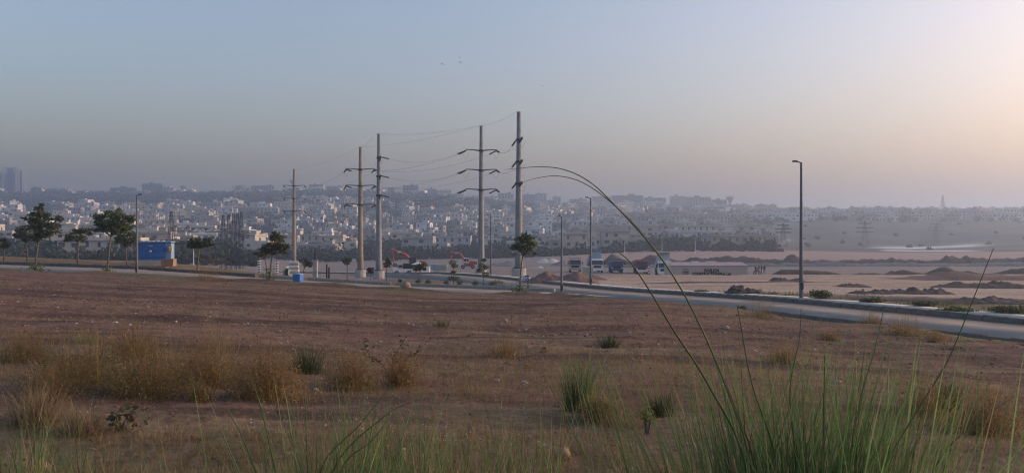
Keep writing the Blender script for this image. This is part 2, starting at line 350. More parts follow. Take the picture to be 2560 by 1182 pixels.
def slab(name, A, B, up, down, m):
    """solid strip between two edge polylines"""
    n = len(A); V = []
    for i in range(n):
        for P, dz in ((A[i], up), (B[i], up), (B[i], -down), (A[i], -down)): V.append((P[0], P[1], P[2] + dz))
    Fq = []
    for i in range(n - 1):
        a, b = i * 4, i * 4 + 4
        for k in range(4): Fq.append((a + k, b + k, b + (k + 1) % 4, a + (k + 1) % 4))
    Fq += [(0, 1, 2, 3), ((n - 1) * 4 + 3, (n - 1) * 4 + 2, (n - 1) * 4 + 1, (n - 1) * 4)]
    return tag(npmesh(name, V, Fq, m), kind='structure')
slab('road', RNear, RFar, 0.0, .5, m_road)
slab('side_road', LN, LFr, .008, .5, m_road)
K_IN = RFar.copy(); K_IN[:, :2] += nr * .22; S_OUT = RFar.copy(); S_OUT[:, :2] += nr * 1.65
pv_n = 126
slab('pavement', K_IN[:pv_n], S_OUT[:pv_n], .24, .5, m_pave)
def kerb_run(name, P, m, step, w=.2, h=.27, gap=.02, skip=None, side=1, base=.35):
    """row of kerb stones along polyline P, each stone its own part"""
    P = np.array(P); s = np.concatenate([[0], np.cumsum(np.linalg.norm(np.diff(P[:, :2], axis=0), axis=1))])
    root = bpy.data.objects.new(name, None); col.objects.link(root); root.location = tuple(P[len(P) // 2]); tag(root, kind='structure')
    def pt(t): return np.array([np.interp(t, s, P[:, k]) for k in range(3)])
    t = 0; i = 0; cache = {}
    meshes = [MB().bevbox(-step / 2 + gap, step / 2 - gap, 0, w, -base, h - .012 * k, .02).mesh('kerb_stone', m) for k in range(3)]
    while t + step < s[-1]:
        a = pt(t); b = pt(t + step); c_ = (a + b) / 2
        if skip is None or not skip(c_):
            o = bpy.data.objects.new('kerb_stone', meshes[random.randrange(3)]); col.objects.link(o); o.parent = root
            o.location = Vector(c_) - root.location + Vector((0, 0, random.uniform(-.012, .008)))
            o.rotation_euler = (0, -math.atan2(b[2] - a[2], np.linalg.norm((b - a)[:2])), math.atan2(b[1] - a[1], b[0] - a[0]) + random.uniform(-.008, .008) + (math.pi if side < 0 else 0))
        t += step
    return root
kerb_run('pavement_kerb', RFar[:pv_n][::-1], m_kerb, .95, .21, .26, side=-1)
def px_of(p): return CX + F * p[0] / p[1]
ll = int(np.argmin(np.abs(LFr[:, 0] - xof(640, 72)))); lend = int(np.argmin(np.abs(LFr[:, 0] - xof(1388, 66.3))))
ls = int(np.argmin(np.abs(LFr[:, 0] - xof(-120, 77))))
kerb_run('verge_kerb', LFr[ls:ll + 1], m_kerb, .9, .2, .3, skip=lambda p: False)
kerb_run('median_kerb', LFr[ll:lend + 1], m_kerb2, .42, .2, .3, skip=lambda p: 762 < px_of(p) < 770 or 980 < px_of(p) < 990)
i0 = int(np.argmin(np.abs(RNear[:, 1] - 24))); i1 = int(np.argmin(np.abs(RNear[:, 1] - 41)))
kerb_run('lot_kerb', (RNear - np.concatenate([nr, np.zeros((len(nr), 1))], 1) * .21)[i0:i1], m_kerb, .95, .2, .16, skip=lambda p: 2465 < px_of(p) < 2495 or 2150 < px_of(p) < 2175)
i0 = int(np.argmin(np.abs(RNear[:, 1] - 67.5)))
kerb_run('median_back_kerb', (RNear - np.concatenate([nr, np.zeros((len(nr), 1))], 1) * .21)[i0:118], m_kerb2, .9, .2, .2)

# ------------------------------------------------------------------ lamp posts
m_galv = mat('galvanised_steel', (.12, .122, .125), .7, .15, 6)
m_dark = mat('dark_metal', (.05, .05, .055), .6, .2, 5, metal=.2)
m_conc = mat('raw_concrete', (.36, .345, .32), .9, .25, 1.5, .3, 12)
def lamp_post(px, base_d, top_py, arm_px, label, x=None, r=.085):
    d = base_d; p = gp(px, d); h = (EYE - (top_py - CY) / F * d) - p.z
    t = thing('street_lamp', label, 'street lamp', p, group='street lamps along the roads')
    MB().lathe([(.19, -.4), (.19, .12), (r * 1.25, .13), (r * 1.2, 1.2), (r * .62, h)], 10).build('pole', m_galv, t, True)
    a = arm_px / F * d; s = 1 if a > 0 else -1
    MB().tube([(0, 0, h - .04), (a * .3, 0, h + .02), (a * .6, 0, h + .04)], .035, 6).build('arm', m_galv, t)
    MB().extr([(-.1, -.03), (.1, -.03), (.07, .06), (-.07, .06)], min(a * .5, a * 1.05), max(a * .5, a * 1.05), M=Matrix.Translation((0, 0, h + .05))).build('lamp_head', m_dark, t)
    MB().bevbox(-.17, .17, -.17, .17, .0, .16, .02).build('base_plate', m_conc, t)
    MB().box(-.09, .09, -r * 1.25 - .02, -r * 1.1, .7, 1.1).build('access_cover', m_dark, t)
    return t
lamp_post(2003, 47, 406, -20, 'tall grey street lamp on far pavement beside the big spoil heap', r=.1)
lamp_post(1477, 74, 495, -13, 'grey street lamp on far pavement right beside the raised truck bed', r=.095)
lamp_post(1227, 105, 538, -9, 'farthest street lamp, thin and grey, right of the second tallest power pole', r=.09)
lamp_post(1404, 59.8, 541, -7, 'dark street lamp on the near road edge right of the blue sign', r=.075)
lamp_post(342, 65.4, 488, 12, 'pale street lamp on the near road edge at left of blue generator', r=.085)
for px, d, tp in ((484, 180, 618), (1562, 330, 602), (1655, 340, 596), (1738, 340, 600), (1290, 330, 598)):
    p = gp(px, d); h = EYE - (tp - CY) / F * d - p.z
    t = thing('light_pole', 'thin pale light pole standing %s' % {484: 'behind the leaning round tree', 1562: 'behind the blue dump truck', 1655: 'behind the tipping truck', 1738: 'behind the left end of the site cabin', 1290: 'behind the tallest power pole'}[px], 'light pole', p, group='thin pale poles at the foot of the town')
    MB().lathe([(.14, -.3), (.12, 0), (.07, h)], 8).build('pole', mat('pale_pole', (.6, .6, .58), .6), t, True)
    MB().box(-.7, .1, -.1, .1, h - .02, h + .08).build('lamp_head', m_galv, t)

# ------------------------------------------------------------------ power poles
m_pole = mat('weathered_pole_steel', (.20, .20, .20), .7, .25, .8, .1, 8, metal=.15)
m_rust = mat('rusty_pole_steel', (.22, .175, .135), .8, .35, .5, .1, 8)
m_ins = mat('insulator_glaze', (.03, .028, .03), .35, .2, 8)
POLES = {}
def arm_shape(mb, ax, L, z, r):
    e = Vector((ax[0] * L, ax[1] * L, z + .16)); mb.tube([(0, 0, z), (ax[0] * L * .5, ax[1] * L * .5, z + .11), e, e + Vector((ax[0] * .18, ax[1] * .18, -.16))], [r, r * .8, r * .6, r * .5], 6); return e
def insulator(parent, a, b):
    """string of discs from a to b"""
    a = Vector(a); b = Vector(b); n = 9; dv = (b - a); L = dv.length; mb = MB(); pts = []; rad = []
    for i in range(n):
        for f_, r in ((.1, .035), (.3, .12), (.6, .12), (.8, .035)): pts.append(a + dv * ((i + f_) / n)); rad.append(r)
    mb.tube(pts, rad, 7); return mb.build('insulator_string', m_ins, parent)
def power_pole(key, px, d, top_py, base_py, w_base, arms_py, ax, L, m, label, ped=1.2, step_bolts=False):
    p = gp(px, d); h = EYE - (top_py - CY) / F * d - p.z
    t = thing('power_pole', label, 'power pole', p, group='tall monopole power poles')
    wb = w_base / F * d / 2
    mb = MB(); mb.lathe([(wb * 1.25, .05), (wb * 1.02, .6), (wb, 1.2), (wb * .45, h)], 12); mb.build('pole_shaft', m, t, True)
    MB().lathe([(wb * 1.75, -1.0), (wb * 1.75, ped), (wb * 1.7, ped + .03)], 14).build('concrete_pedestal', m_conc, t)
    MB().lathe([(wb * 1.42, ped + .03), (wb * 1.42, ped + .16)], 14).build('base_flange', m_dark, t)
    tips = []
    for ap in arms_py:
        z = EYE - (ap - CY) / F * d - p.z
        rr = np.interp(z, [1.2, h], [wb, wb * .45])
        for s in (1, -1):
            mb = MB(); e = arm_shape(mb, (ax[0] * s, ax[1] * s), L, z, .11); mb.build('crossarm', m_pole, t); tips.append(e)
        MB().lathe([(rr * 1.25, z - .14), (rr * 1.25, z + .14)], 10).build('arm_collar', m_dark, t)
    if step_bolts:
        mb = MB()
        for k in range(24):
            z = 3 + k * (h - 4) / 24; rr = np.interp(z, [1.2, h], [wb, wb * .45]); mb.bar((rr * .9, 0, z), (rr + .16, 0, z), .014)
        tag(mb.build('step_bolts', m_dark, t), kind='stuff')
    MB().bar((-.35, 0, h - .05), (.2, 0, h + .02), .03).build('earth_wire_bracket', m_dark, t)
    POLES[key] = dict(o=t, p=p, h=h, tips=tips, ax=Vector((*ax, 0)))
    return t
power_pole('A', 1297, 104.5, 280, 697, 21, (350, 405, 459), (.26, -.965), 1.7, m_pole, 'tallest grey power pole behind the small leafy tree by the blue sign', step_bolts=True)
power_pole('B', 1203, 114, 315, 690, 17, (377, 426, 475), (1, .05), 2.15, m_pole, 'second tallest power pole, grey, just left of farthest street lamp')
power_pole('C', 947, 118, 335, 697, 16.5, (395, 441, 489), (.3, -.954), 1.6, m_pole, 'grey power pole with short foreshortened arms beside the rusty pole')
power_pole('D', 901, 132, 368, 695, 15.5, (424, 465, 512), (1, .05), 2.3, m_rust, 'rusty brown power pole with wide arms left of the grey pole')
power_pole('E', 735, 175, 423, 668, 11.5, (465, 496.5, 528), (1, .05), 2.25, m_rust, 'most distant power pole, at left, standing before a water tower', ped=.6)
p = gp(895, 131); bx = MB().bevbox(-.35, .35, -.2, .2, 0, .9, .03).build('meter_box', mat('pale_box', (.55, .55, .53), .6), POLES['D']['o']); bx.location = (-1.0, -.3, 2.1)
m_wire = mat('conductor', (.10, .10, .105), .6, .1, 5)
def cat_wire(a, b, sag, r, n=18):
    a = Vector(a); b = Vector(b); pts = []
    for i in range(n + 1):
        t_ = i / n; q = a.lerp(b, t_); q.z -= sag * 4 * t_ * (1 - t_); pts.append(q)
    return pts
PN = {'A': 'tallest pole', 'B': 'second tallest pole', 'C': 'grey short-armed pole', 'D': 'rusty wide-armed pole', 'E': 'distant left pole'}
LV = ('top', 'middle', 'bottom')
def wire_obj(pts, label, r=.010):
    o0 = Vector(pts[0]); o = MB().tube([Vector(q) - o0 for q in pts], r, 4).build('power_line', m_wire, loc=o0)
    return tag(o, label, 'power line', 'overhead power lines between the poles')
used_tip = {}
def span(k1, k2, sides, sag=1.0):
    A, B = POLES[k1], POLES[k2]
    for lv in range(3):
        for s1, s2 in sides:
            ta = A['p'] + A['tips'][lv * 2 + s1] + Vector((0, 0, -.16)); tb = B['p'] + B['tips'][lv * 2 + s2] + Vector((0, 0, -.16))
            dv = (tb - ta).normalized(); a1 = ta + dv * 1.35 + Vector((0, 0, -.38)); b1 = tb - dv * 1.35 + Vector((0, 0, -.38))
            insulator(A['o'], ta - A['p'], a1 - A['p']); insulator(B['o'], tb - B['p'], b1 - B['p'])
            sd = {(0, 0): 'right', (1, 1): 'left', (0, 1): 'crossing', (1, 0): 'inner'}[(s1, s2)]
            wire_obj(cat_wire(a1, b1, sag, .02), '%s-arm %s conductor between %s and %s' % (LV[lv], sd, PN[k1], PN[k2]))
    ea = A['p'] + Vector((-.3, 0, A['h'])); eb = B['p'] + Vector((0, 0, B['h']))
    wire_obj(cat_wire(ea, eb, sag * .6, .015), 'thin earth wire between tops of %s and %s' % (PN[k1], PN[k2]), .009)
    # jumper loops
    for P in (A, B):
        if P['o'].name in used_tip: continue
        used_tip[P['o'].name] = 1
        for tip in P['tips']:
            e = tip + Vector((0, 0, -.5)); side = Vector((-.5, .35, 0)); MB().tube(cat_wire(e + side, e - side * .8, .75, .015, 8), .014, 4).build('jumper_wire', m_wire, P['o'])
span('A', 'B', [(0, 0), (1, 0)], .5); span('B', 'D', [(1, 1), (0, 0)], .9); span('B', 'C', [(1, 0)], .8); span('C', 'D', [(0, 0)], .4); span('D', 'E', [(1, 1), (0, 0)], 1.2)

# ------------------------------------------------------------------ lattice gantry of the substation
m_lat = mat('lattice_steel', (.035, .04, .05), .9, .2, 4, spec=.1)
def lattice(t, h, w0, w1, r=.05, n=8, z_split=.62):
    zs = [0] + [h * (i / n) for i in range(1, n + 1)]
    def wd(z): return w0 + (w1 - w0) * max(0, (z / h - .45) / .55)
    for sx, sy in ((1, 1), (1, -1), (-1, 1), (-1, -1)):
        MB().tube([(sx * w0 / 2, sy * w0 / 2, -.6), (sx * w0 / 2, sy * w0 / 2, h * .45), (sx * w1 / 2, sy * w1 / 2, h)], r, 4).build('leg', m_lat, t)
    mb = MB()
    for i in range(n):
        a, b = zs[i], zs[i + 1]; wa, wb = wd(a) / 2, wd(b) / 2
        for s in (1, -1):
            mb.bar((-wa, s * wa, a), (wb, s * wb, b), r * .45); mb.bar((wa, s * wa, a), (-wb, s * wb, b), r * .45)
            mb.bar((s * wa, -wa, a), (s * wb, wb, b), r * .45); mb.bar((s * wa, wa, a), (s * wb, -wb, b), r * .45)
            mb.bar((-wb, s * wb, b), (wb, s * wb, b), r * .45)
    mb.build('cross_bracing', m_lat, t)
ordn = ['first', 'second', 'third', 'fourth', 'fifth', 'sixth', 'seventh', 'eighth', 'ninth', 'tenth', 'eleventh', 'twelfth', 'thirteenth', 'fourteenth', 'fifteenth', 'sixteenth', 'seventeenth', 'eighteenth', 'nineteenth', 'twentieth', 'twenty-first', 'twenty-second', 'twenty-third', 'twenty-fourth', 'twenty-fifth', 'twenty-sixth', 'twenty-seventh', 'twenty-eighth', 'twenty-ninth', 'thirtieth', 'thirty-first', 'thirty-second', 'thirty-third', 'thirty-fourth', 'thirty-fifth', 'thirty-sixth', 'thirty-seventh', 'thirty-eighth', 'thirty-ninth', 'fortieth']
GT = {}
for i, (px, d, tp) in enumerate(((428, 150, 528), (558, 150, 537), (572, 157, 535), (584, 164, 532), (594, 171, 530), (603, 178, 528))):
    p = gp(px, d); h = EYE - (tp - CY) / F * d - p.z
    lab = 'lone lattice gantry mast rising behind the blue generator' if i == 0 else '%s lattice gantry mast from the left in the tight row of five' % ordn[i - 1]
    t = thing('lattice_mast', lab, 'gantry mast', p, group='lattice masts of the substation'); lattice(t, h, .95, .3, .035); GT[i] = (p, h)
def truss(a, b, hgt, label, n=14):
    a = Vector(a); b = Vector(b); t = thing('gantry_beam', label, 'gantry beam', a, group='lattice beams of the substation')
    dv = b - a; 
    for s in (0, 1):
        for q in (-.3, .3): MB().bar((0, q, -hgt * s), dv + Vector((0, q, -hgt * s)), .045).build('chord', m_lat, t)
    mb = MB()
    for i in range(n):
        for q in (-.3, .3): mb.bar(dv * (i / n) + Vector((0, q, -hgt * (i % 2))), dv * ((i + 1) / n) + Vector((0, q, -hgt * ((i + 1) % 2))), .028)
    mb.build('web_bracing', m_lat, t)
truss(at(428, 570, 150), at(556, 571, 150), .6, 'upper lattice beam joining the lone mast to the row of masts')
truss(at(428, 598, 150.5), at(556, 598, 150.5), .9, 'lower lattice beam joining the lone mast to the row of masts')
for i, (py, d0) in enumerate(((571, 150.5), (577, 157), (581, 164), (586, 171))):
    truss(at(556 + i * 13, py, d0), at(628 - i * 2, py + 6, d0 + 14), .4, '%s of four short lattice arms pointing right from the mast row' % ('uppermost', 'second', 'third', 'lowest')[i], 8)
wire_obj(cat_wire(at(560, 537, 150), at(603, 528, 178), .1, .02, 6), 'thin wire along the tips of the row of lattice masts', .02)
wire_obj(cat_wire(at(603, 528, 178), POLES['E']['p'] + POLES['E']['tips'][5], .6, .02), 'wire from the end lattice mast up to distant left pole', .02)
# ------------------------------------------------------------------ foliage helpers
m_leaf = mat('leaves', None, .7, .25, 3, attr='Col', spec=.2, trans=.4)
m_bark = mat('bark', (.12, .095, .075), .9, .3, 6, .4, 20)
m_grass = mat('grass_blades', None, .75, .2, 4, attr='Col', spec=.15, trans=.4)
def leaf_cloud(P, size, cols, r, tilt=.9, aspect=1.8):
    """leaf quads (4 verts) at points P with random orientation"""
    n = len(P); a = r.uniform(0, 2 * np.pi, n); e = r.normal(0, tilt * .5, n)
    u = np.stack([np.cos(a) * np.cos(e), np.sin(a) * np.cos(e), np.sin(e)], 1)
    w = r.normal(0, 1, (n, 3)); v = np.cross(u, w); v /= np.linalg.norm(v, axis=1)[:, None] + 1e-9
    s = size * r.uniform(.6, 1.4, n)[:, None]
    V = np.stack([P, P + u * s * .5 + v * s * .5 / aspect, P + u * s, P + u * s * .5 - v * s * .5 / aspect], 1).reshape(-1, 3)
    Fq = np.arange(n * 4).reshape(n, 4)
    k = r.integers(0, len(cols), n); c_ = np.array(cols)[k] * r.uniform(.7, 1.3, n)[:, None]
    return V, Fq, np.repeat(c_, 4, 0)
def blades(B, L, az, lean, bend, w, segs=5, cols=None, r=rng, droop=0.0):
    """curved tapering ribbons; B (n,3) bases; lean initial tilt, bend added tilt to the tip (radians)"""
    n = len(B); V = np.zeros((n, segs + 1, 2, 3)); p = B.copy(); hd = np.stack([np.cos(az), np.sin(az), np.zeros(n)], 1)
    fa = az + np.pi / 2 + r.normal(0, .5, n); sd = np.stack([np.cos(fa), np.sin(fa), np.zeros(n)], 1)
    for i in range(segs + 1):
        t = i / segs; ww = (w * (1 - t) ** .8 + w * .06)[:, None] * .5 if hasattr(w, '__len__') else np.full((n, 1), (w * (1 - t) ** .8 + w * .06) * .5)
        V[:, i, 0] = p - sd * ww; V[:, i, 1] = p + sd * ww
        th = lean + bend * (t ** 1.4); p = p + (hd * np.sin(th)[:, None] + np.array([0, 0, 1.]) * np.cos(th)[:, None]) * (L / segs)[:, None]
    b = np.arange(n)[:, None] * (segs + 1) * 2; Fq = []
    for i in range(segs): Fq.append(np.concatenate([b + i * 2, b + i * 2 + 1, b + i * 2 + 3, b + i * 2 + 2], 1))
    c_ = None
    if cols is not None:
        k = r.integers(0, len(cols), n); c_ = np.repeat(np.array(cols)[k] * r.uniform(.75, 1.25, n)[:, None], (segs + 1) * 2, 0)
    return V.reshape(-1, 3), np.concatenate(Fq, 0), c_
G_DARK = [(.085, .11, .045), (.11, .13, .055), (.06, .08, .035), (.14, .15, .07)]
G_MID = [(.11, .16, .055), (.14, .18, .07), (.09, .125, .05), (.18, .21, .09)]
def tree(name, label, px, d, lobes, n_leaf, cols=G_DARK, lean=0.0, trunk_r=.07, leafs=.26, stems=1, group='young trees along the road', base_bush=None, seed=1):
    """lobes: (px, py, rx_px, ry_px) in the photograph's pixels at the tree's own distance"""
    r = np.random.default_rng(seed); k = d / F; p = gp(px, d)
    t = thing(name, label, 'tree', p, group=group)
    L = [((a - px) * k, EYE - (b - CY) * k - p.z, rx * k, ry * k) for a, b, rx, ry in lobes]
    cz = sum(l[1] for l in L) / len(L); cxm = sum(l[0] for l in L) / len(L); zlow = min(l[1] - l[3] for l in L)
    mb = MB(); fork = Vector((cxm * .55, 0, max(.6, zlow + .15)))
    mid = Vector((fork.x * .3 + .04 * random.uniform(-1, 1), random.uniform(-.05, .05), fork.z * .5))
    mb.tube([(0, 0, -.4), (0, 0, .1), mid, fork], [trunk_r * 1.5, trunk_r * 1.15, trunk_r, trunk_r * .85], 7)
    for l in L:
        for q in range(4):
            y_ = r.normal(0, l[2] * .45); e = Vector((l[0] + r.normal(0, l[2] * .4), y_, l[1] + r.normal(0, l[3] * .35)))
            m_ = fork.lerp(e, .5) + Vector((0, 0, -.08)); mb.tube([fork - Vector((0, 0, .1)), m_, e], [trunk_r * .6, trunk_r * .35, .012], 5)
            for s in range(3):
                e2 = e + Vector(r.normal(0, 1, 3)) * l[2] * .5; mb.tube([m_.lerp(e, .6), e2], [.02, .006], 4)
    mb.build('trunk', m_bark, t, True)
    tot = sum(l[2] * l[3] for l in L); PP = []
    for l in L:
        nl = int(n_leaf * .85 * l[2] * l[3] / tot); nc = max(8, nl // 36)
        cc = r.normal(0, 1, (nc, 3)); cc /= np.linalg.norm(cc, axis=1)[:, None]; cc *= (r.uniform(.25, 1.0, nc) ** .55)[:, None]
        cc = cc * np.array([l[2], l[2] * .95, l[3]]); cc += np.array([l[0], 0, l[1]])
        q = cc[r.integers(0, nc, nl)] + r.normal(0, 1, (nl, 3)) * np.array([l[2], l[2], l[3] * .6]) * .13
        PP.append(q)
    P = np.concatenate(PP); V, Fq, c_ = leaf_cloud(P, leafs, cols, r)
    npmesh('crown', V, Fq, m_leaf, c_, t)
    if base_bush:
        w, h, nn = base_bush; q = r.normal(0, 1, (nn, 3)) * np.array([w / 2.4, w / 2.4, h / 3]) + np.array([0, 0, h * .4]); q[:, 2] = np.abs(q[:, 2])
        V, Fq, c_ = leaf_cloud(q, .2, G_MID + [(.12, .13, .05)], r); tag(npmesh('base_shoots', V, Fq, m_leaf, c_, t), kind='stuff')
    return t
tree('young_tree', 'small dark tree cut by the left edge of the picture', 10, 80, [(8, 606, 14, 10), (16, 612, 10, 7)], 450, seed=1)
tree('young_tree', 'low dark-crowned tree just left of the tall pointed tree', 68, 80, [(62, 582, 28, 18), (80, 592, 24, 16), (45, 590, 14, 10)], 1500, seed=2)
tree('young_tree', 'tall pointed tree at left with leafy shoots round its foot', 88, 66.5, [(98, 548, 24, 26), (97, 520, 11, 12), (118, 572, 26, 22), (146, 548, 11, 9), (80, 550, 16, 18), (92, 588, 20, 14)], 3000, G_DARK + [(.08, .09, .045)], base_bush=(.9, 1.0, 260), seed=3, leafs=.24)
tree('young_tree', 'low forked tree with flat dark crown between two tall trees', 194, 79, [(192, 588, 30, 15), (215, 582, 16, 16), (165, 594, 14, 10), (205, 574, 14, 10)], 1500, seed=4, trunk_r=.09)
tree('young_tree', 'largest bushy green tree left of the pale street lamp', 268, 65.6, [(268, 552, 30, 24), (283, 534, 22, 17), (248, 566, 16, 18), (302, 560, 26, 28), (285, 575, 22, 18), (322, 548, 12, 14)], 3400, G_MID + G_DARK[:2], base_bush=(.6, .9, 160), seed=5, leafs=.24)
tree('young_tree', 'dark tree behind the largest bushy tree by the lamp', 317, 78, [(315, 585, 22, 26), (300, 602, 18, 14), (328, 600, 12, 20)], 1500, seed=6)
tree('young_tree', 'leaning round-crowned tree right of the blue generator', 493, 76, [(503, 606, 26, 14), (490, 612, 18, 10), (516, 610, 15, 11)], 1700, G_DARK[:3] + [(.07, .068, .03)], seed=7)
tree('young_tree', 'roadside tree with reddish tips left of blue utility box', 673, 63.3, [(694, 605, 22, 22), (680, 618, 24, 16), (708, 622, 14, 16), (690, 590, 14, 10), (664, 625, 14, 10)], 2400, G_DARK + [(.09, .075, .045)], base_bush=(.55, 1.5, 240), seed=8, leafs=.22)
tree('young_tree', 'small drooping dark tree behind tree with reddish tips', 667, 75, [(650, 635, 14, 9), (662, 630, 12, 10)], 500, seed=9, trunk_r=.05)
tree('young_tree', 'slender leafy tree in front of the tallest power pole', 1299, 62.2, [(1312, 612, 26, 22), (1310, 592, 14, 12), (1328, 625, 18, 14), (1293, 616, 13, 18), (1325, 600, 14, 12)], 2400, G_MID + G_DARK[:2], base_bush=(1.0, 1.15, 420), seed=10, leafs=.22, trunk_r=.06)
tree('sapling', 'thin sapling left of the rusty power pole', 868, 88, [(865, 655, 10, 9), (870, 650, 7, 7)], 350, seed=11, trunk_r=.05, group='saplings behind the median kerb')
tree('sapling', 'thin sapling just right of the grey short-armed pole', 966, 86, [(970, 655, 9, 9), (966, 662, 6, 6)], 260, seed=12, trunk_r=.045, group='saplings behind the median kerb')
tree('sapling', 'thin dark sapling between the white kiosk and parasol', 1048, 80, [(1047, 668, 10, 7), (1058, 662, 8, 6), (1040, 672, 6, 5)], 330, seed=13, trunk_r=.045, group='saplings behind the median kerb')
tree('sapling', 'reddish shrub-like sapling between the two paired poles', 927, 90, [(927, 676, 7, 9)], 240, [(.10, .05, .035), (.07, .05, .03)], seed=14, trunk_r=.04, group='saplings behind the median kerb')
tree('sapling', 'olive sapling right of the slab stack near the gate pillar', 757, 100, [(757, 655, 12, 12), (773, 660, 10, 10)], 420, [(.11, .10, .05), (.08, .08, .04)], seed=15, trunk_r=.05, group='saplings behind the median kerb')
# topiary with stacked balls
def topiary(px, d, balls, label, seed):
    r = np.random.default_rng(seed); k = d / F; p = gp(px, d); t = thing('topiary', label, 'topiary', p, group='topiary plants on the median')
    L = [((a - px) * k, EYE - (b - CY) * k - p.z, c_ * k) for a, b, c_ in balls]; top = max(l[1] for l in L)
    mb = MB(); mb.tube([(0, 0, -.3), (.03, 0, top * .5), (0, 0, top)], [.05, .04, .025], 6)
    for l in L: mb.tube([(0, 0, max(.1, l[1] - .25)), (l[0], 0, l[1])], [.025, .015], 5)
    mb.build('trunk', m_bark, t)
    for l in L:
        n = 170; q = r.normal(0, 1, (n, 3)); q /= np.linalg.norm(q, axis=1)[:, None]; q = q * (r.uniform(.5, 1, n) ** .4)[:, None] * l[2] * np.array([1, 1, .6]) + np.array([l[0], 0, l[1]])
        V, Fq, c_ = leaf_cloud(q, .13, G_DARK, r); npmesh('foliage_ball', V, Fq, m_leaf, c_, t)
topiary(1134, 77, [(1132, 656, 10), (1137, 665, 8), (1133, 680, 6), (1127, 695, 8), (1142, 696, 8)], 'stacked-ball topiary on the median below the right excavator', 21)
topiary(1209, 76, [(1209, 650, 6), (1204, 663, 9), (1216, 668, 8), (1200, 676, 8), (1214, 685, 8)], 'stacked-ball topiary on the median in front of second tallest pole', 22)
def shrub(name, px, d, w, h, label, cols, n, grp, seed, ls=.14, cat_='shrub'):
    r = np.random.default_rng(seed); p = gp(px, d); t = thing(name, label, cat_, p, group=grp)
    mb = MB()
    for i in range(7): mb.tube([(0, 0, -.05), (r.normal(0, w * .2), r.normal(0, w * .2), h * .7)], [.018, .008], 4)
    mb.build('stems', m_bark, t)
    q = r.normal(0, 1, (n, 3)); q /= np.linalg.norm(q, axis=1)[:, None]; q = q * (r.uniform(.1, 1, n) ** .45)[:, None] * np.array([w / 2, w / 2, h / 2]) * r.uniform(.8, 1.15, (n, 1)) + np.array([0, 0, h * .52])
    q[:, 2] = np.maximum(q[:, 2], .02)
    V, Fq, c_ = leaf_cloud(q, ls, cols, r); npmesh('foliage', V, Fq, m_leaf, c_, t); return t
for i, (px, d, w, h, l) in enumerate(((1046, 74, .55, .55, 'wiry round shrub beside the wheel hoop left of sapling'), (1070, 74.5, .6, .5, 'round clipped shrub right of the white kiosk'), (1116, 74, .55, .55, 'round clipped shrub left of the lower topiary balls'), (1149, 74.5, .65, .6, 'dark round shrub right of the first topiary'), (1188, 75, .55, .6, 'round shrub midway between the two topiaries'), (1232, 75.5, .75, .6, 'spreading shrub right of the second topiary'), (1000, 75, .4, .5, 'tiny wiry plant below the white pickup'))):
    shrub('median_shrub', px, d, w, h, l, G_DARK, 300, 'clipped shrubs on the median', 40 + i, .1)
shrub('bougainvillea', 1244, 82, 1.3, .8, 'straggly dry yellowish bush on far side of the median', [(.2, .16, .08), (.14, .11, .06)], 380, 'scrub beyond the median', 60, .13)
for i, (px, d, w, h, l) in enumerate(((2052, 46.2, 1.3, .45, 'dense green bush right of the tall street lamp foot'), (2392, 37, 1.7, .28, 'low green bush on the verge under the leaning grass stem'), (2530, 35.6, 1.8, .3, 'green bush on verge at the right edge of the picture'), (2310, 40, 1.1, .22, 'small green clump on verge left of the low green bush'), (1755, 58, 1.1, .25, 'low dusty clump beyond kerb left of spoil heap'), (1545, 70.5, 1.2, .28, 'low dusty clump beyond kerb right of the roadside lamp'), (2180, 43, 1.2, .25, 'flat green clump on verge between tall lamp and low bush'))):
    shrub('roadside_bush', px, d, w, h, l, [(.07, .095, .035), (.09, .11, .045), (.05, .07, .03), (.13, .12, .06)], int(500 * w), 'bushes on the far verge', 70 + i, .13)
shrub('weed', 1855, 41.2, .5, .55, 'leafy dark weed on the near road edge below the spoil heap', G_DARK, 160, 'weeds on the near road edge', 81, .12, 'weed')
shrub('weed', 2008, 37, .6, .45, 'leafy green weed on the near road edge under the tall lamp', G_MID, 160, 'weeds on the near road edge', 82, .1, 'weed')
shrub('weed', 1152, 62, .5, .3, 'small dark weed on the near road edge below the topiaries', G_DARK, 90, 'weeds on the near road edge', 83, .12, 'weed')
shrub('weed', 1376, 60, .7, .35, 'sparse weed on near road edge left of the dark street lamp', G_MID, 90, 'weeds on the near road edge', 84, .1, 'weed')
# ------------------------------------------------------------------ the town on the hillside
WALLC = [(.62, .60, .55), (.52, .46, .37), (.42, .38, .33), (.70, .69, .67), (.33, .29, .26), (.56, .50, .40), (.46, .45, .45), (.36, .29, .23), (.24, .22, .21)]
WALLN = ['off-white', 'cream', 'beige', 'white', 'grey-brown', 'pale yellow', 'pale grey', 'brown', 'dark grey']
WALLW = [.17, .15, .17, .09, .12, .1, .1, .06, .04]
m_wall = [mat('plaster_%s' % n.replace('-', '_').replace(' ', '_'), tuple(v * .97 for v in c), .9, .14, .25) for n, c in zip(WALLN, WALLC)]
m_win = mat('window_glass', (.035, .04, .045), .25, .2, 2, spec=.5)
m_frame = mat('window_frame', (.35, .33, .30), .8)
m_roof = mat('roof_slab', (.20, .19, .18), .9, .25, .5)
m_tank = mat('water_tank_plastic', (.06, .08, .11), .5)
def win_mesh(w, h):
    mb = MB(); mb.box(-w / 2, w / 2, -.04, .1, 0, h, 0); mb.box(-w / 2 - .12, w / 2 + .12, -.10, .1, -.14, -.02, 1); mb.box(-w / 2 - .3, w / 2 + .3, -.5, .1, h + .02, h + .14, 1)
    return mb.mesh('window', [m_win, m_frame])
WM = [win_mesh(1.6, 1.4), win_mesh(2.4, 1.5), win_mesh(1.0, 1.8)]
PROTO = []
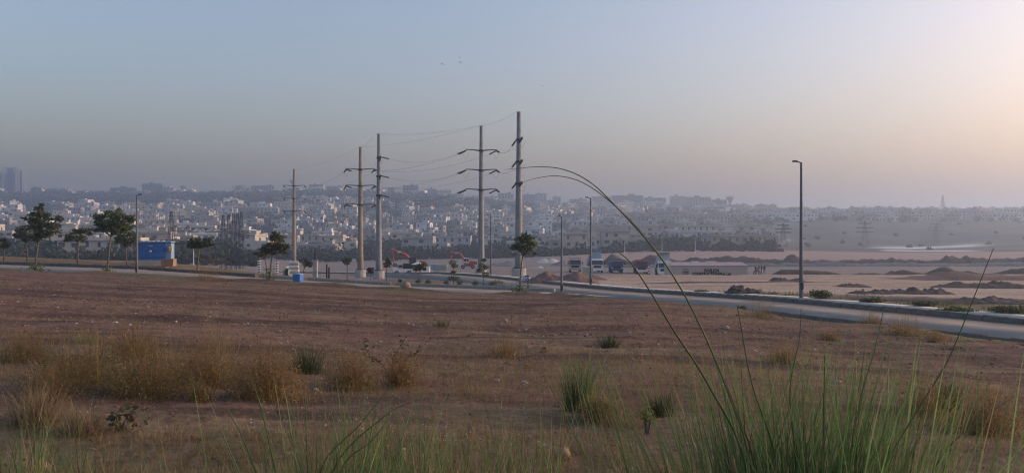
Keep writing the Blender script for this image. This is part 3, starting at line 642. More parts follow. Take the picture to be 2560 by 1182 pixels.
for k in range(14):
    r = random.Random(100 + k); W = r.choice([14, 16, 18, 21, 24, 28]); D = r.choice([9, 11, 13]); ns = r.choice([2, 2, 2, 2, 3]); sh = 3.2
    up = r.choice([0, 0, 1, 2]); H = ns * sh
    mb = MB(); x1 = W / 2; y1 = D / 2
    if up == 0: mb.box(-x1, x1, -y1, y1, -4, H)
    else:
        mb.box(-x1, x1, -y1, y1, -4, H - sh); cut = W * r.uniform(.25, .4)
        if up == 1: mb.box(-x1, x1 - cut, -y1 + 1.2, y1, H - sh, H)
        else: mb.box(-x1 + cut, x1, -y1 + 1.5, y1, H - sh, H)
    wall = mb.mesh('wall', m_wall[0])
    mb = MB(); e = .25
    if up == 1: ax0, ax1, ay0 = -x1, x1 - cut, -y1 + 1.2
    elif up == 2: ax0, ax1, ay0 = -x1 + cut, x1, -y1 + 1.5
    else: ax0, ax1, ay0 = -x1, x1, -y1
    mb.box(ax0 - e, ax1 + e, ay0 - e - .3, y1 + e, H, H + .22)
    roof = mb.mesh('roof', m_roof)
    mb = MB(); ph = r.choice([.7, .9, 1.0]); z = H + .22
    mb.box(ax0, ax1, ay0, ay0 + .15, z, z + ph); mb.box(ax0, ax1, y1 - .15, y1, z, z + ph); mb.box(ax0, ax0 + .15, ay0 + .15, y1 - .15, z, z + ph); mb.box(ax1 - .15, ax1, ay0 + .15, y1 - .15, z, z + ph)
    if up:   # terrace wall on the lower roof
        q0, q1 = (ax1, x1) if up == 1 else (-x1, ax0)
        mb.box(q0, q1, -y1, -y1 + .15, H - sh, H - sh + .9); qq = x1 - .15 if up == 1 else -x1; mb.box(qq, qq + .15, -y1 + .15, y1, H - sh, H - sh + .9)
    par = mb.mesh('parapet', m_wall[0])
    tx = r.uniform(ax0 + 2, ax1 - 2); mb = MB(); mb.box(tx - 1.6, tx + 1.6, y1 - 5, y1 - 1.5, H + .22, H + 2.9); mb.box(tx - 1.9, tx + 1.9, y1 - 5.3, y1 - 1.2, H + 2.9, H + 3.1)
    tow = mb.mesh('stair_tower', m_wall[0])
    tk = (r.uniform(ax0 + 1.5, ax1 - 1.5), y1 - 3.2)
    bal = None
    if r.random() < .6:
        bx = r.uniform(-x1 + 2.4, x1 - 2.4); mb = MB(); mb.box(bx - 2.2, bx + 2.2, -y1 - 1.4, -y1 + (.05), sh - .2, sh); mb.box(bx - 2.2, bx + 2.2, -y1 - 1.4, -y1 - 1.28, sh, sh + .95)
        bal = mb.mesh('balcony', m_wall[0])
    wins = []
    for s_ in range(ns):
        yy = -y1 if (s_ < ns - 1 or up == 0) else ay0
        a0, a1 = (-x1, x1) if (s_ < ns - 1 or up == 0) else (ax0, ax1)
        nw = max(2, int((a1 - a0) / 3.6))
        for i in range(nw):
            if r.random() < .15: continue
            wins.append((r.randrange(3), a0 + (i + .5) * (a1 - a0) / nw, yy, s_ * sh + 1.0, 0))
        if r.random() < .8 and s_ > 0: wins.append((0, a1, 0, s_ * sh + 1.0, math.pi / 2)); wins.append((0, a0, 1.0, s_ * sh + 1.0, -math.pi / 2))
    PROTO.append(dict(W=W, D=D, H=H, ns=ns, wall=wall, roof=roof, par=par, tow=tow, tk=tk, bal=bal, wins=wins, ax=(ax0, ax1, ay0, y1), up=up))
tank_me = MB().lathe([(.6, 0), (.62, .9), (.45, 1.15), (.2, 1.25)], 8).mesh('water_tank', m_tank)
def wooded(px, d):
    if px < 1330 and 1030 < d < 1290 and not (700 < px < 960 and d < 1120): return True
    if px > 1930 + (d < 560) * 0 and d < 830: return True
    if px > 1880 and d < 480: return True
    n = float(fbm(np.array([px / 90.]), np.array([d / 70.]), 3, 77)[0])
    return n > (.05 if d < 900 else .09)
SPOTS = []
d = 272.0
while d < 1330:
    x = -.72 * d + random.uniform(0, 14)
    while x < .72 * d:
        px = CX + F * x / d; jd = d + 4 * math.sin(x / 60) + random.uniform(-1.5, 1.5)
        lim = 300 if px < 600 else (395 if px < 1150 else 395)
        hi = 1290 if px > 1330 else 1030
        if px > 1930: hi = 1180
        if 700 < px < 960: hi = 1120
        if (jd > lim or (px < 340 and jd > 268)) and jd < hi and not wooded(px, jd) and random.random() < (.95 if d < 600 else .86):
            SPOTS.append((x, jd, px))
        x += random.uniform(19, 32)
    d += 25 if d < 600 else 29
# rows of houses on the plateau edge of the ridge
for i in range(60):
    px = random.uniform(-40, 1330); SPOTS.append((xof(px, 1330), 1330 + random.uniform(-25, 25), px))
inframe = [s for s in SPOTS if -25 < s[2] < 2590]
inframe.sort(key=lambda s: s[1])
NEARH = inframe[:300]; FARH = inframe[300:] + [s for s in SPOTS if not -25 < s[2] < 2590]
LAND = [(-50, 'at the left picture edge'), (45, 'behind the tall pointed tree'), (140, 'behind the flat-crowned forked tree'), (235, 'behind the largest bushy tree'), (345, 'behind the blue generator'), (445, 'behind the leaning round tree'), (540, 'behind the lattice mast row'), (635, 'behind the tree with reddish tips'), (715, 'behind the most distant power pole'), (780, 'behind the gate pillar'), (845, 'behind the rusty power pole'), (925, 'behind the short-armed grey pole'), (985, 'behind the left excavator'), (1065, 'behind the stacked crates'), (1115, 'behind the right excavator'), (1185, 'behind the second tallest pole'), (1245, 'behind the tallest power pole'), (1330, 'behind the pale sand heaps'), (1400, 'behind the leftmost dump truck'), (1465, 'behind the raised truck bed'), (1520, 'behind the blue dump truck'), (1580, 'behind the red dump truck'), (1635, 'behind the tipping truck'), (1690, 'behind the cabin\'s left half'), (1780, 'behind the cabin\'s right half'), (1870, 'behind the group of workers'), (1950, 'behind the tall street lamp'), (2050, 'on the ridge right of the tall lamp')]
def zone(px):
    k = 0
    for i, (b, _) in enumerate(LAND):
        if px >= b: k = i
    return k
bykey = {}
hs_list = []
for i, (x, d_, px) in enumerate(NEARH):
    ci = random.choices(range(len(WALLC)), WALLW)[0]
    hs_list.append(dict(x=x, d=d_, px=px, ci=ci, pr=random.randrange(len(PROTO)), rz=random.gauss(0, .10) + (.2 if px < 600 else -.05), z=zone(px)))
for h in hs_list: bykey.setdefault(h['z'], []).append(h)
for z_, L in bykey.items():
    L.sort(key=lambda h: h['d'])
    for n_, h in enumerate(L): h['n'] = n_
for h in hs_list:
    P = PROTO[h['pr']]; z0 = gz(h['x'], h['d'])
    n_ = h['n']; nm = 'nearest' if n_ == 0 else ordn[n_] + ' nearest'
    t = thing('house', '%s %s-storey house, %s of those %s' % (WALLN[h['ci']], {2: 'two', 3: 'three'}[P['ns']], nm, LAND[h['z']][1]), 'house', (h['x'], h['d'], z0), h['rz'], 'houses on the hillside town')
    wm = m_wall[h['ci']]
    inst('wall', P['wall'], t, m=wm); inst('roof', P['roof'], t); inst('parapet', P['par'], t, m=wm); tw = inst('stair_tower', P['tow'], t, m=wm)
    inst('water_tank', tank_me, t, (P['tk'][0], P['tk'][1], P['H'] + .22))
    if P['bal']: inst('balcony', P['bal'], t, m=wm)
    for k, a, b, c_, rz in P['wins']: inst('window', WM[k], t, (a, b, c_), rz)
# the many farther houses
V = []; Fc = []; Mi = []
def fbx(M, x0, x1, y0, y1, z0, z1, mi):
    o = len(V)
    for z in (z0, z1):
        for x, y in ((x0, y0), (x1, y0), (x1, y1), (x0, y1)): V.append(M @ Vector((x, y, z)))
    for f_ in ((4, 5, 6, 7), (0, 1, 5, 4), (1, 2, 6, 5), (2, 3, 7, 6), (3, 0, 4, 7)): Fc.append(tuple(i + o for i in f_)); Mi.append(mi)
nw_ = len(m_wall)
FX = np.array([s[0] for s in FARH]); FY = np.array([s[1] for s in FARH]); FZ = ground(FX, FY)
for (x, d_, px), z0 in zip(FARH, FZ):
    P = random.choice(PROTO); ci = random.choices(range(len(WALLC)), WALLW)[0]; M = Matrix.Translation((x, d_, z0)) @ Matrix.Rotation(random.gauss(0, .25), 4, 'Z')
    W, D, H = P['W'] / 2, P['D'] / 2, P['H']; a0, a1, b0, b1 = P['ax']
    fbx(M, -W, W, -D, D, -4, H - (3.2 if P['up'] else 0), ci)
    if P['up']: fbx(M, a0, a1, b0, b1, H - 3.2, H, ci)
    fbx(M, a0 - .3, a1 + .3, b0 - .5, b1 + .3, H, H + .25, nw_ + 1); fbx(M, a0, a1, b0, b0 + .15, H + .25, H + 1.1, ci); fbx(M, a1 - .15, a1, b0 + .15, b1, H + .25, H + 1.1, ci)
    tx = P['tk'][0]; fbx(M, max(a0, tx - 1.6), min(a1, tx + 1.6), b1 - 5, b1 - 1.5, H + .25, H + 2.9, ci)
    for k, a, b, c_, rz in P['wins']:
        if rz == 0: fbx(M, a - .9, a + .9, b - .05, b + .1, c_, c_ + 1.5, nw_)
me = bpy.data.meshes.new('distant_houses'); me.from_pydata(V, [], Fc)
for m_ in m_wall + [m_win, m_roof]: me.materials.append(m_)
me.polygons.foreach_set('material_index', Mi); me.update()
fo = bpy.data.objects.new('distant_houses', me); col.objects.link(fo); tag(fo, 'dense mass of small pale houses high on the hazy hillside', 'houses', kind='stuff')

# ------------------------------------------------------------------ buildings on the ridge
m_blk = mat('block_concrete', (.14, .14, .145), .9, .12, .1); m_blkd = mat('block_dark', (.07, .07, .075), .9, .12, .1); m_blkl = mat('block_light', (.34, .33, .31), .9, .12, .1)
def block(px0, px1, yt, yb, d, label, style='win', m=None, depth=14, steps=None, name='apartment_block'):
    m = m or m_blk; pc = (px0 + px1) / 2; x = xof(pc, d); zg = gz(x, d); W = (px1 - px0) / F * d; zt = EYE - (yt - CY) / F * d; H = zt - zg
    t = thing(name, label, 'building', (x, d, zg), group='large buildings along the ridge')
    nf = max(2, int(H / 3.4)); fh = H / nf; nb = max(2, int(W / 5))
    if style == 'frame':
        for f_ in range(nf + 1): MB().box(-W / 2, W / 2, -depth / 2, depth / 2, f_ * fh - .25, f_ * fh).build('floor_slab', m, t)
        for i in range(nb + 1):
            xx = -W / 2 + .3 + i * (W - .6) / nb
            for yy in (-depth / 2 + .4, depth / 2 - .4): MB().box(xx - .3, xx + .3, yy - .3, yy + .3, -5, H - .26 + random.choice([0, 0, 1.6])).build('column', m, t)
        MB().box(-W * .28, W * .12, -1.5, depth * .3, -5, H - .27).build('core_wall', m_blkd, t)
    else:
        MB().box(-W / 2, W / 2, -depth / 2, depth / 2, -5, H).build('wall', m, t)
        MB().box(-W / 2 - .3, W / 2 + .3, -depth / 2 - .3, depth / 2 + .3, H, H + .8).build('roof', m_blk, t)
        tw = W * random.uniform(.12, .22); tx = random.uniform(-.3, .3) * W
        MB().box(tx - tw / 2, tx + tw / 2, -3, 3, H + .8, H + 3.6).build('stair_tower', m, t)
        if style == 'fin':
            for i in range(nb + 1):
                xx = -W / 2 + i * W / nb; MB().box(xx - .5, xx + .5, -depth / 2 - 1.2, -depth / 2, -4, H - .2).build('fin', m_blkl, t)
        for f_ in range(nf):
            if style == 'band': MB().box(-W / 2 + .8, W / 2 - .8, -depth / 2 - .12, -depth / 2 + .3, f_ * fh + 1.0, f_ * fh + 2.4).build('window_band', m_win, t)
            else:
                for i in range(nb):
                    xx = -W / 2 + (i + .5) * W / nb; w_ = W / nb * .28; key = ('bw', round(w_, 1))
                    if key not in MATS: MATS[key] = MB().box(-w_, w_, -.12, .3, 0, 1.6).mesh('window', m_win)
                    inst('window', MATS[key], t, (xx, -depth / 2, f_ * fh + 1.0))
    return t
block(12, 47, 420, 484, 1400, 'tallest tower at far left with unfinished open upper floors', 'frame', name='tower_block')
block(-14, 13, 436, 484, 1395, 'lower left wing cut by the picture edge beside the tallest tower', 'band', name='tower_block')
block(47, 62, 428, 484, 1402, 'narrow right shaft attached beside the tallest tower', 'frame', m_blkl, name='tower_block')
block(83, 108, 471, 486, 1390, 'low dark block right of the tallest tower', 'win', m_blkd)
block(116, 178, 471, 486, 1390, 'long pale unfinished frame building above the pointed tree', 'frame', m_blkl)
block(281, 338, 471, 487, 1390, 'long low dark block above the largest bushy tree', 'win', m_blkd)
block(360, 410, 461, 489, 1390, 'dark square block above the blue generator', 'win', m_blkd)
block(412, 437, 471, 489, 1395, 'small pale block left of the left water tower', 'win', m_blkl)
block(584, 612, 464, 490, 1390, 'bare concrete frame building above the lattice masts', 'frame', m_blkd)
block(612, 626, 470, 490, 1392, 'shorter right part of bare concrete frame building', 'frame', m_blkl)
block(631, 689, 466, 490, 1390, 'wide finned block right of the bare frame building', 'fin', m_blk)
block(960, 1003, 470, 488, 1380, 'unfinished frame building right of the short-armed pole', 'frame', m_blkl)
block(1008, 1047, 465, 489, 1380, 'square block right of the ridge-top unfinished frame building', 'win', m_blk)
block(775, 810, 463, 484, 1370, 'pale villa block with overhanging roof right of distant pole', 'win', m_blkl)
block(818, 860, 467, 485, 1370, 'white row building left of the rusty pole', 'win', m_blkl)
block(1060, 1092, 474, 490, 1375, 'mid-grey block above the right excavator', 'win', m_blk)
block(1092, 1130, 477, 492, 1375, 'pale arched-window block right of the mid-grey block', 'win', m_blkl)
for i, (a, b, yt, l, m_, st) in enumerate(((1212, 1242, 493, 'pale apartment block just right of the second tallest pole', m_blk, 'win'), (1246, 1284, 486, 'tall apartment block left of the tallest pole', m_blk, 'fin'), (1306, 1340, 488, 'apartment block just right of the tallest pole', m_blk, 'win'), (1338, 1366, 485, 'higher narrow block above the slender leafy tree', m_blkl, 'win'), (1364, 1384, 503, 'small dark block left of the dark street lamp top', m_blkd, 'win'), (1382, 1402, 494, 'narrow pale block above the dark street lamp', m_blkl, 'win'), (1424, 1466, 499, 'low block left of the roadside lamp top', m_blk, 'win'), (1480, 1530, 493, 'striped apartment block right of the roadside lamp top', m_blkl, 'band'), (1530, 1606, 490, 'longest apartment slab above the blue truck', m_blk, 'win'), (1611, 1662, 496, 'apartment slab right of the longest slab', m_blk, 'fin'), (1676, 1712, 492, 'tall pale block above the cabin left half', m_blkl, 'win'), (1713, 1774, 494, 'twin-finned apartment block above the site cabin', m_blk, 'fin'), (1776, 1814, 501, 'plain dark block left of the right water tower', m_blkd, 'win'))):
    block(a, b, yt, 520, 1400 + (i % 3) * 6, l, st, m_)
def water_tower(px, d, yt, yb, wpx, label):
    p = gp(px, d); H = EYE - (yt - CY) / F * d - p.z; w = wpx / F * d / 2
    t = thing('water_tower', label, 'water tower', p, group='mushroom water towers on the ridge')
    MB().lathe([(w * .38, -4), (w * .3, H * .45), (w * .34, H * .58)], 14).build('shaft', m_blk, t, True)
    MB().lathe([(w * .36, H * .56), (w * .6, H * .7), (w, H * .86), (w, H * .91), (w * .55, H), (w * .1, H * 1.02)], 18).build('tank', m_blk, t, True)
    for k in range(8): MB().bar((w * .9 * math.cos(k * .785), w * .9 * math.sin(k * .785), H * .9), (w * .9 * math.cos(k * .785), w * .9 * math.sin(k * .785), H * 1.12), .25).build('antenna', m_blkd, t)
water_tower(460, 1390, 464, 490, 20, 'mushroom water tower on the ridge right of dark square block')
water_tower(735, 1400, 450, 488, 21, 'mushroom water tower hidden behind the most distant power pole')
water_tower(1825, 1390, 492, 522, 20, 'mushroom water tower standing alone on the right of the ridge')
# lattice mast and pylons on the right
def pylon(px, d, yt, base_w, label, arms=(), name='pylon', r=.09):
    p = gp(px, d); H = EYE - (yt - CY) / F * d - p.z; t = thing(name, label, 'pylon', p, group='distant lattice pylons')
    def wd(z): return base_w * (1 - .9 * (z / H) ** .8)
    for sx, sy in ((1, 1), (1, -1), (-1, 1), (-1, -1)):
        MB().tube([(sx * wd(z) / 2, sy * wd(z) / 2, z) for z in (0, H * .33, H * .66, H)], r, 4).build('leg', m_lat, t)
    mb = MB(); n = 9
    for i in range(n):
        a, b = H * i / n, H * (i + 1) / n; wa, wb = wd(a) / 2, wd(b) / 2
        for s in (1, -1): mb.bar((-wa, s * wa, a), (wb, s * wb, b), r * .6); mb.bar((wa, s * wa, a), (-wb, s * wb, b), r * .6); mb.bar((s * wa, -wa, a), (s * wb, wb, b), r * .6)
    mb.build('cross_bracing', m_lat, t)
    for f_, L in arms: MB().extr([(-.3, 0), (.3, 0), (0, .7)], -L, L, M=Matrix.Translation((0, 0, H * f_))).build('crossarm', m_lat, t)
pylon(2357, 1300, 488, 9, 'tall thin lattice radio mast on the ridge at right', name='radio_mast', r=.3)
pylon(1958, 470, 558, 4.5, 'hazy lattice pylon left of the tall street lamp', ((.6, 4.5), (.75, 5), (.9, 3.6)))
pylon(2162, 560, 552, 5, 'hazy lattice pylon midway between tall lamp and riverbed', ((.55, 6), (.72, 6), (.88, 4.5)))
pylon(2340, 620, 557, 5, 'faint lattice pylon above the pale riverbed', ((.6, 6), (.75, 6), (.9, 4.5)))

# ------------------------------------------------------------------ greenery of the town (uncountable) and the wooded slope
m_far = mat('far_foliage', None, .9, .2, .3, attr='Col', spec=.1)
def far_trees(name, label, pts, sz, nl, cols, seed):
    r = np.random.default_rng(seed); X = np.array([p[0] for p in pts]); Y = np.array([p[1] for p in pts]); Z = ground(X, Y); n = len(X)
    s = np.array([p[2] for p in pts]) * r.uniform(.7, 1.3, n)
    q = r.normal(0, 1, (n, nl, 3)); q /= np.linalg.norm(q, axis=2)[..., None]; q *= (r.uniform(.2, 1, (n, nl, 1)) ** .5)
    q = q * s[:, None, None] * np.array([1, 1, .85]) + np.stack([X, Y, Z + s * .75], 1)[:, None, :]
    P = q.reshape(-1, 3); V, Fq, c_ = leaf_cloud(P, sz, cols, r, 1.2, 1.1)
    tint = np.repeat(r.uniform(.65, 1.25, n), nl * 4)[:, None]
    o = npmesh(name, V, Fq, m_far, c_ * tint); return tag(o, label, 'trees', kind='stuff')
TG = [(.035, .045, .025), (.045, .055, .03), (.028, .036, .02), (.06, .065, .035)]
pts = []
for i in range(5200):
    d_ = random.uniform(1000, 1320); px = random.uniform(-250, 1340)
    if wooded(px, d_) or random.random() < .1: pts.append((xof(px, d_), d_, random.uniform(3, 5.5)))
far_trees('wooded_slope', 'continuous dark wooded belt below the ridge buildings at left', pts, 3.0, 34, TG, 5)
pts = []
for i in range(9000):
    d_ = math.exp(random.uniform(math.log(262), math.log(1250))); px = random.uniform(-300, 2650)
    lim = 262 if px < 600 else (370 if px < 1950 else 470)
    if d_ < lim: continue
    w_ = wooded(px, d_)
    if px > 1930 and d_ < 820:
        if random.random() < .03: pts.append((xof(px, d_), d_, random.uniform(.5, 1.2)))
        continue
    if w_ or random.random() < .13: pts.append((xof(px, d_), d_, random.uniform(2.2, 4.2)))
far_trees('town_greenery', 'uncounted dark trees and bushes filling the gaps of the town', pts, 1.7, 46, TG, 6)
pts = []
for i in range(330):
    px = random.uniform(600, 1960); d_ = random.uniform(366, 398) if px > 1000 else random.uniform(330, 398); pts.append((xof(px, d_), d_, random.uniform(1.2, 2.7) if px < 1400 else random.uniform(.7, 2.0) * (1 if px < 1700 else .75)))
for i in range(130):
    px = random.uniform(-60, 640); d_ = random.uniform(215, 262); pts.append((xof(px, d_), d_, random.uniform(1.0, 2.2)))
far_trees('valley_thicket', 'dark thicket along the foot of the town', pts, .9, 90, TG, 7)
# ------------------------------------------------------------------ site objects
m_blue = mat('generator_blue', (.03, .13, .38), .5, .12, 2, spec=.4); m_blue2 = mat('utility_blue', (.035, .15, .46), .5, .12, 3, spec=.4)
m_white = mat('white_paint', (.72, .72, .70), .5, .1, 3); m_black = mat('black_paint', (.018, .018, .02), .5, .2, 3); m_rub = mat('tyre_rubber', (.02, .02, .02), .85, .2, 5)
m_glass = mat('vehicle_glass', (.02, .028, .04), .12, .1, 3, spec=.6); m_or = mat('excavator_orange', (.36, .075, .04), .6, .3, 2); m_grey = mat('grey_paint', (.28, .28, .27), .6, .2, 2)
m_brick = mat('brick_render', (.33, .20, .135), .9, .2, 2, .3, 14); m_lblue = mat('pale_blue_paint', (.20, .30, .42), .6, .12, 2)
def part(t, name, m, fn, smooth=False):
    mb = MB(); fn(mb); return mb.build(name, m, t, smooth)
def text_part(t, body, size, loc, m, offset=.0, name='lettering', rot=(math.pi / 2, 0, 0), ext=.006, sx=1.0, align='LEFT'):
    cu = bpy.data.curves.new('txt', 'FONT'); cu.body = body; cu.size = size; cu.extrude = ext; cu.offset = offset; cu.align_x = align
    o = bpy.data.objects.new('txt', cu); col.objects.link(o); dg = bpy.context.evaluated_depsgraph_get(); me = bpy.data.meshes.new_from_object(o.evaluated_get(dg))
    bpy.data.objects.remove(o); me.materials.clear(); me.materials.append(m); me.name = name
    q = bpy.data.objects.new(name, me); col.objects.link(q); q.parent = t; q.location = loc; q.rotation_euler = rot; q.scale = (sx, 1, 1); return q
# generator: roof underside etc.
d = 80.5; k = d / F; p = at(386, 665, d); p.z = gz(p.x, p.y)
zt = lambda py: EYE - (py - CY) * k - p.z
X = lambda px: (px - 386) * k
g = thing('generator_cabinet', 'bright blue generator enclosure on concrete plinth between lamp and leaning tree', 'generator', p, R(13))
part(g, 'plinth', m_conc, lambda b: b.box(X(343), X(428), -.1, 2.3, -.5, zt(650)))
part(g, 'enclosure', m_blue, lambda b: b.bevbox(X(344), X(413), 0, 2.2, zt(650) + .005, zt(607), .03))
part(g, 'end_duct', m_lblue, lambda b: b.bevbox(X(413.3), X(424), .15, 2.0, zt(649), zt(608), .03))
part(g, 'roof_edge', m_lblue, lambda b: b.bevbox(X(342), X(425), -.08, 2.3, zt(606.6), zt(603), .02))
for a, b_ in ((346, 387.5), (388.5, 412)): 
    dr = part(g, 'door', m_blue, lambda b: b.bevbox(X(a), X(b_), -.035, 0, zt(644), zt(609), .01))
    part(dr, 'handle', m_black, lambda b: b.box(X(b_) - .16, X(b_) - .08, -.07, -.035, zt(629), zt(625)))
for py in (615, 627, 639): part(g, 'hinge', m_black, lambda b: b.box(X(366) - .04, X(366) + .04, -.07, -.036, zt(py) - .05, zt(py) + .05))
part(g, 'round_badge', m_white, lambda b: b.tube([(X(377.5), -.037, zt(627.5)), (X(377.5), -.055, zt(627.5))], .11, 14))
part(g, 'name_strip', m_white, lambda b: b.box(X(373), X(382), -.05, -.037, zt(615.6), zt(614.8)))
part(g, 'base_skid', m_blue, lambda b: b.box(X(344), X(413), -.06, 2.24, zt(650) - .02, zt(645.5)))
part(g, 'meter_box', mat('meter_box_cream', (.55, .47, .25), .7), lambda b: b.bevbox(X(420.5), X(428), -.25, .14, zt(628), zt(616), .02))
for i in range(5): part(g, 'roof_vent', m_white, lambda b: b.bevbox(X(352 + i * 12), X(358 + i * 12), .4, 1.0, zt(603) + .002, zt(601), .02))
p2 = gp(422, 79); kk = 79 / F
t = thing('brick_box', 'salmon-coloured cracked masonry block at right foot of generator', 'masonry block', p2)
zz = lambda py: EYE - (py - CY) * kk - p2.z
part(t, 'block_body', m_brick, lambda b: b.bevbox(-.58, .6, -.4, .4, zz(665), zz(648), .03)); part(t, 'cap_slab', m_brick, lambda b: b.bevbox(-.5, .62, -.42, .42, zz(648) + .003, zz(646.5), .02))
part(t, 'broken_foot', m_brick, lambda b: b.box(-.58, -.15, -.38, .38, -.3, zz(665) - .005))
# blue utility box on the near edge
d = 62; p = gp(745.5, d); k = d / F
t = thing('utility_box', 'small bright blue utility box on near road edge', 'utility box', p, rz=R(-16))
part(t, 'box_body', m_blue2, lambda b: b.bevbox(-.3, .3, -.28, .28, -.25, .78, .015)); part(t, 'lid', mat('utility_lid', (.25, .38, .55), .5), lambda b: b.bevbox(-.32, .32, -.3, .3, .785, .83, .01))
part(t, 'door', m_blue2, lambda b: b.box(-.25, .25, -.295, -.281, .05, .7))
# boulder
def rock(name, label, p, s, m, seed, cat_='boulder', group=None, sub=20):
    r = np.random.default_rng(seed); mb = MB(); nu, nv = sub, sub // 2; V = []
    for j in range(nv + 1):
        for i in range(nu):
            th = math.pi * j / nv; ph = 2 * math.pi * i / nu; V.append((math.sin(th) * math.cos(ph), math.sin(th) * math.sin(ph), math.cos(th)))
    V = np.array(V); n = np.zeros(len(V))
    for q in range(14):
        a = r.normal(0, 1, 3); a /= np.linalg.norm(a); c_ = r.uniform(.55, .9); n = np.maximum(n, np.clip(V @ a - c_, 0, 1) / 1.0 * 1.0)
        V = V - np.clip(V @ a - c_, 0, 1)[:, None] * a[None]
    V += r.normal(0, .018, V.shape); V[::1] *= np.array(s)
    Fq = [(j * nu + i, j * nu + (i + 1) % nu, (j + 1) * nu + (i + 1) % nu, (j + 1) * nu + i) for j in range(nv) for i in range(nu)]
    o = npmesh(name, V, Fq, m, loc=p); o.rotation_euler.z = r.uniform(0, 6)
    return tag(o, label, cat_, group)
m_rock = mat('boulder_stone', (.28, .21, .16), .9, .45, 3, .6, 12); m_rock2 = mat('red_stone', (.36, .22, .15), .9, .35, 6, .5, 25); m_rock3 = mat('pale_stone', (.38, .33, .28), .9, .25, 8, .4, 30)
p = gp(1012, 61.3); rock('boulder', 'knobbly reddish-brown boulder on the near road edge', p + Vector((0, 0, .2)), (.5, .45, .42), m_rock, 3)
# sign
d = 68; k = d / F; p = gp(1320, d); zz = lambda py: EYE - (py - CY) * k - p.z
t = thing('road_sign', 'blue and white board sign on thin post showing letter C', 'sign', p)
part(t, 'post', m_dark, lambda b: b.lathe([(.04, -.3), (.04, zz(688))], 8))
part(t, 'white_panel', m_white, lambda b: b.box((1298 - 1320) * k, (1312 - 1320) * k, -.04, -.01, zz(701), zz(689)))
part(t, 'blue_panel', mat('sign_blue', (.02, .045, .22), .5), lambda b: b.box((1312 - 1320) * k, .05, -.045, -.01, zz(701.5), zz(688)))
text_part(t, 'C', .32, ((1313.3 - 1320) * k, -.047, zz(699.3)), m_white, .012)
m_sb = mat('sign_lettering_blue', (.05, .08, .22), .5)
for z0, z1, a0, a1 in ((693, 690, 1303, 1306), (693, 690, 1308, 1309), (693, 690, 1310.3, 1311.3), (697.8, 696.3, 1303.5, 1311.2), (699.9, 699.1, 1304, 1311)): part(t, 'printed_stroke', m_sb, lambda b: b.box((a0 - 1320) * k, (a1 - 1320) * k, -.044, -.041, zz(z0), zz(z1)))
part(t, 'printed_stroke', m_white, lambda b: b.box((1313.5 - 1320) * k, (1317.5 - 1320) * k, -.049, -.046, zz(692.2), zz(691)))
# ---- site cabin with lettering
m_cab = mat('cabin_sheet', (.47, .40, .35), .75, .14, .6, .15, 9); m_cabr = mat('cabin_roof', (.50, .38, .36), .7, .15, .5); m_trim = mat('cabin_red_trim', (.33, .15, .13), .7)
d = 124.5; k = d / F; p = at(1772, 700, d); p.z = gz(p.x, p.y); zz = lambda py: EYE - (py - CY) * k - p.z; X = lambda px: (px - 1772) * k
t = thing('site_cabin', 'long pinkish-beige site cabin with black PAVILION lettering behind the berm', 'site cabin', p)
part(t, 'wall', m_cab, lambda b: b.box(X(1679), X(1870), 0, 2.5, -.2, zz(664)))
part(t, 'end_wall', m_cab, lambda b: b.extr([(0.02, -.2), (2.5, -.2), (2.5, zz(664)), (1.25, zz(655.5)), (.02, zz(664))], X(1668), X(1679) - .005))
part(t, 'roof', m_cabr, lambda b: b.add([(X(1678), -.15, zz(664) + .01), (X(1872), -.15, zz(664) + .01), (X(1860), 1.25, zz(655.5)), (X(1680), 1.25, zz(655.5)), (X(1678), 2.65, zz(664) + .01), (X(1872), 2.65, zz(664) + .01)], [(0, 1, 2, 3), (3, 2, 5, 4), (1, 5, 2), (0, 3, 4), (0, 4, 5, 1)]))
part(t, 'eaves_trim', m_trim, lambda b: b.box(X(1679), X(1870), -.06, -.003, zz(664.6), zz(663.2) - .02))
rib = MB().box(-.02, .02, -.025, -.002, 0, zz(665) - .05).mesh('wall_rib', m_cab)
for i in range(46): inst('wall_rib', rib, t, (X(1681 + i * 4.1), 0, .02))
text_part(t, 'PAVILION', .66, (X(1760.5), -.03, zz(679.7)), m_black, .035, sx=.80)
text_part(t, 'CONSTRUCTION(Pvt) Ltd', .66, (X(1730.5), -.03, zz(688.2)), m_black, .035, sx=.80)
part(t, 'round_emblem', m_black, lambda b: [b.tube([(X(1714) + .5 * math.cos(a), -.035, zz(680.5) + .5 * math.sin(a)) for a in np.linspace(-.4, math.pi + .4, 18)], .035, 5), b.box(X(1708), X(1720), -.045, -.03, zz(685), zz(684)), b.tube([(X(1709.5), -.035, zz(681)), (X(1712), -.035, zz(678.5)), (X(1714), -.035, zz(680)), (X(1717), -.035, zz(678)), (X(1719), -.035, zz(681))], .09, 5), b.box(X(1709), X(1719.5), -.05, -.03, zz(682), zz(680.6))])
for a, b_ in ((1735, 1753), (1772, 1797)): part(t, 'roof_panel', m_white, lambda b: b.box(X(a), X(b_), 1.28, 2.2, zz(655.3), zz(654)))
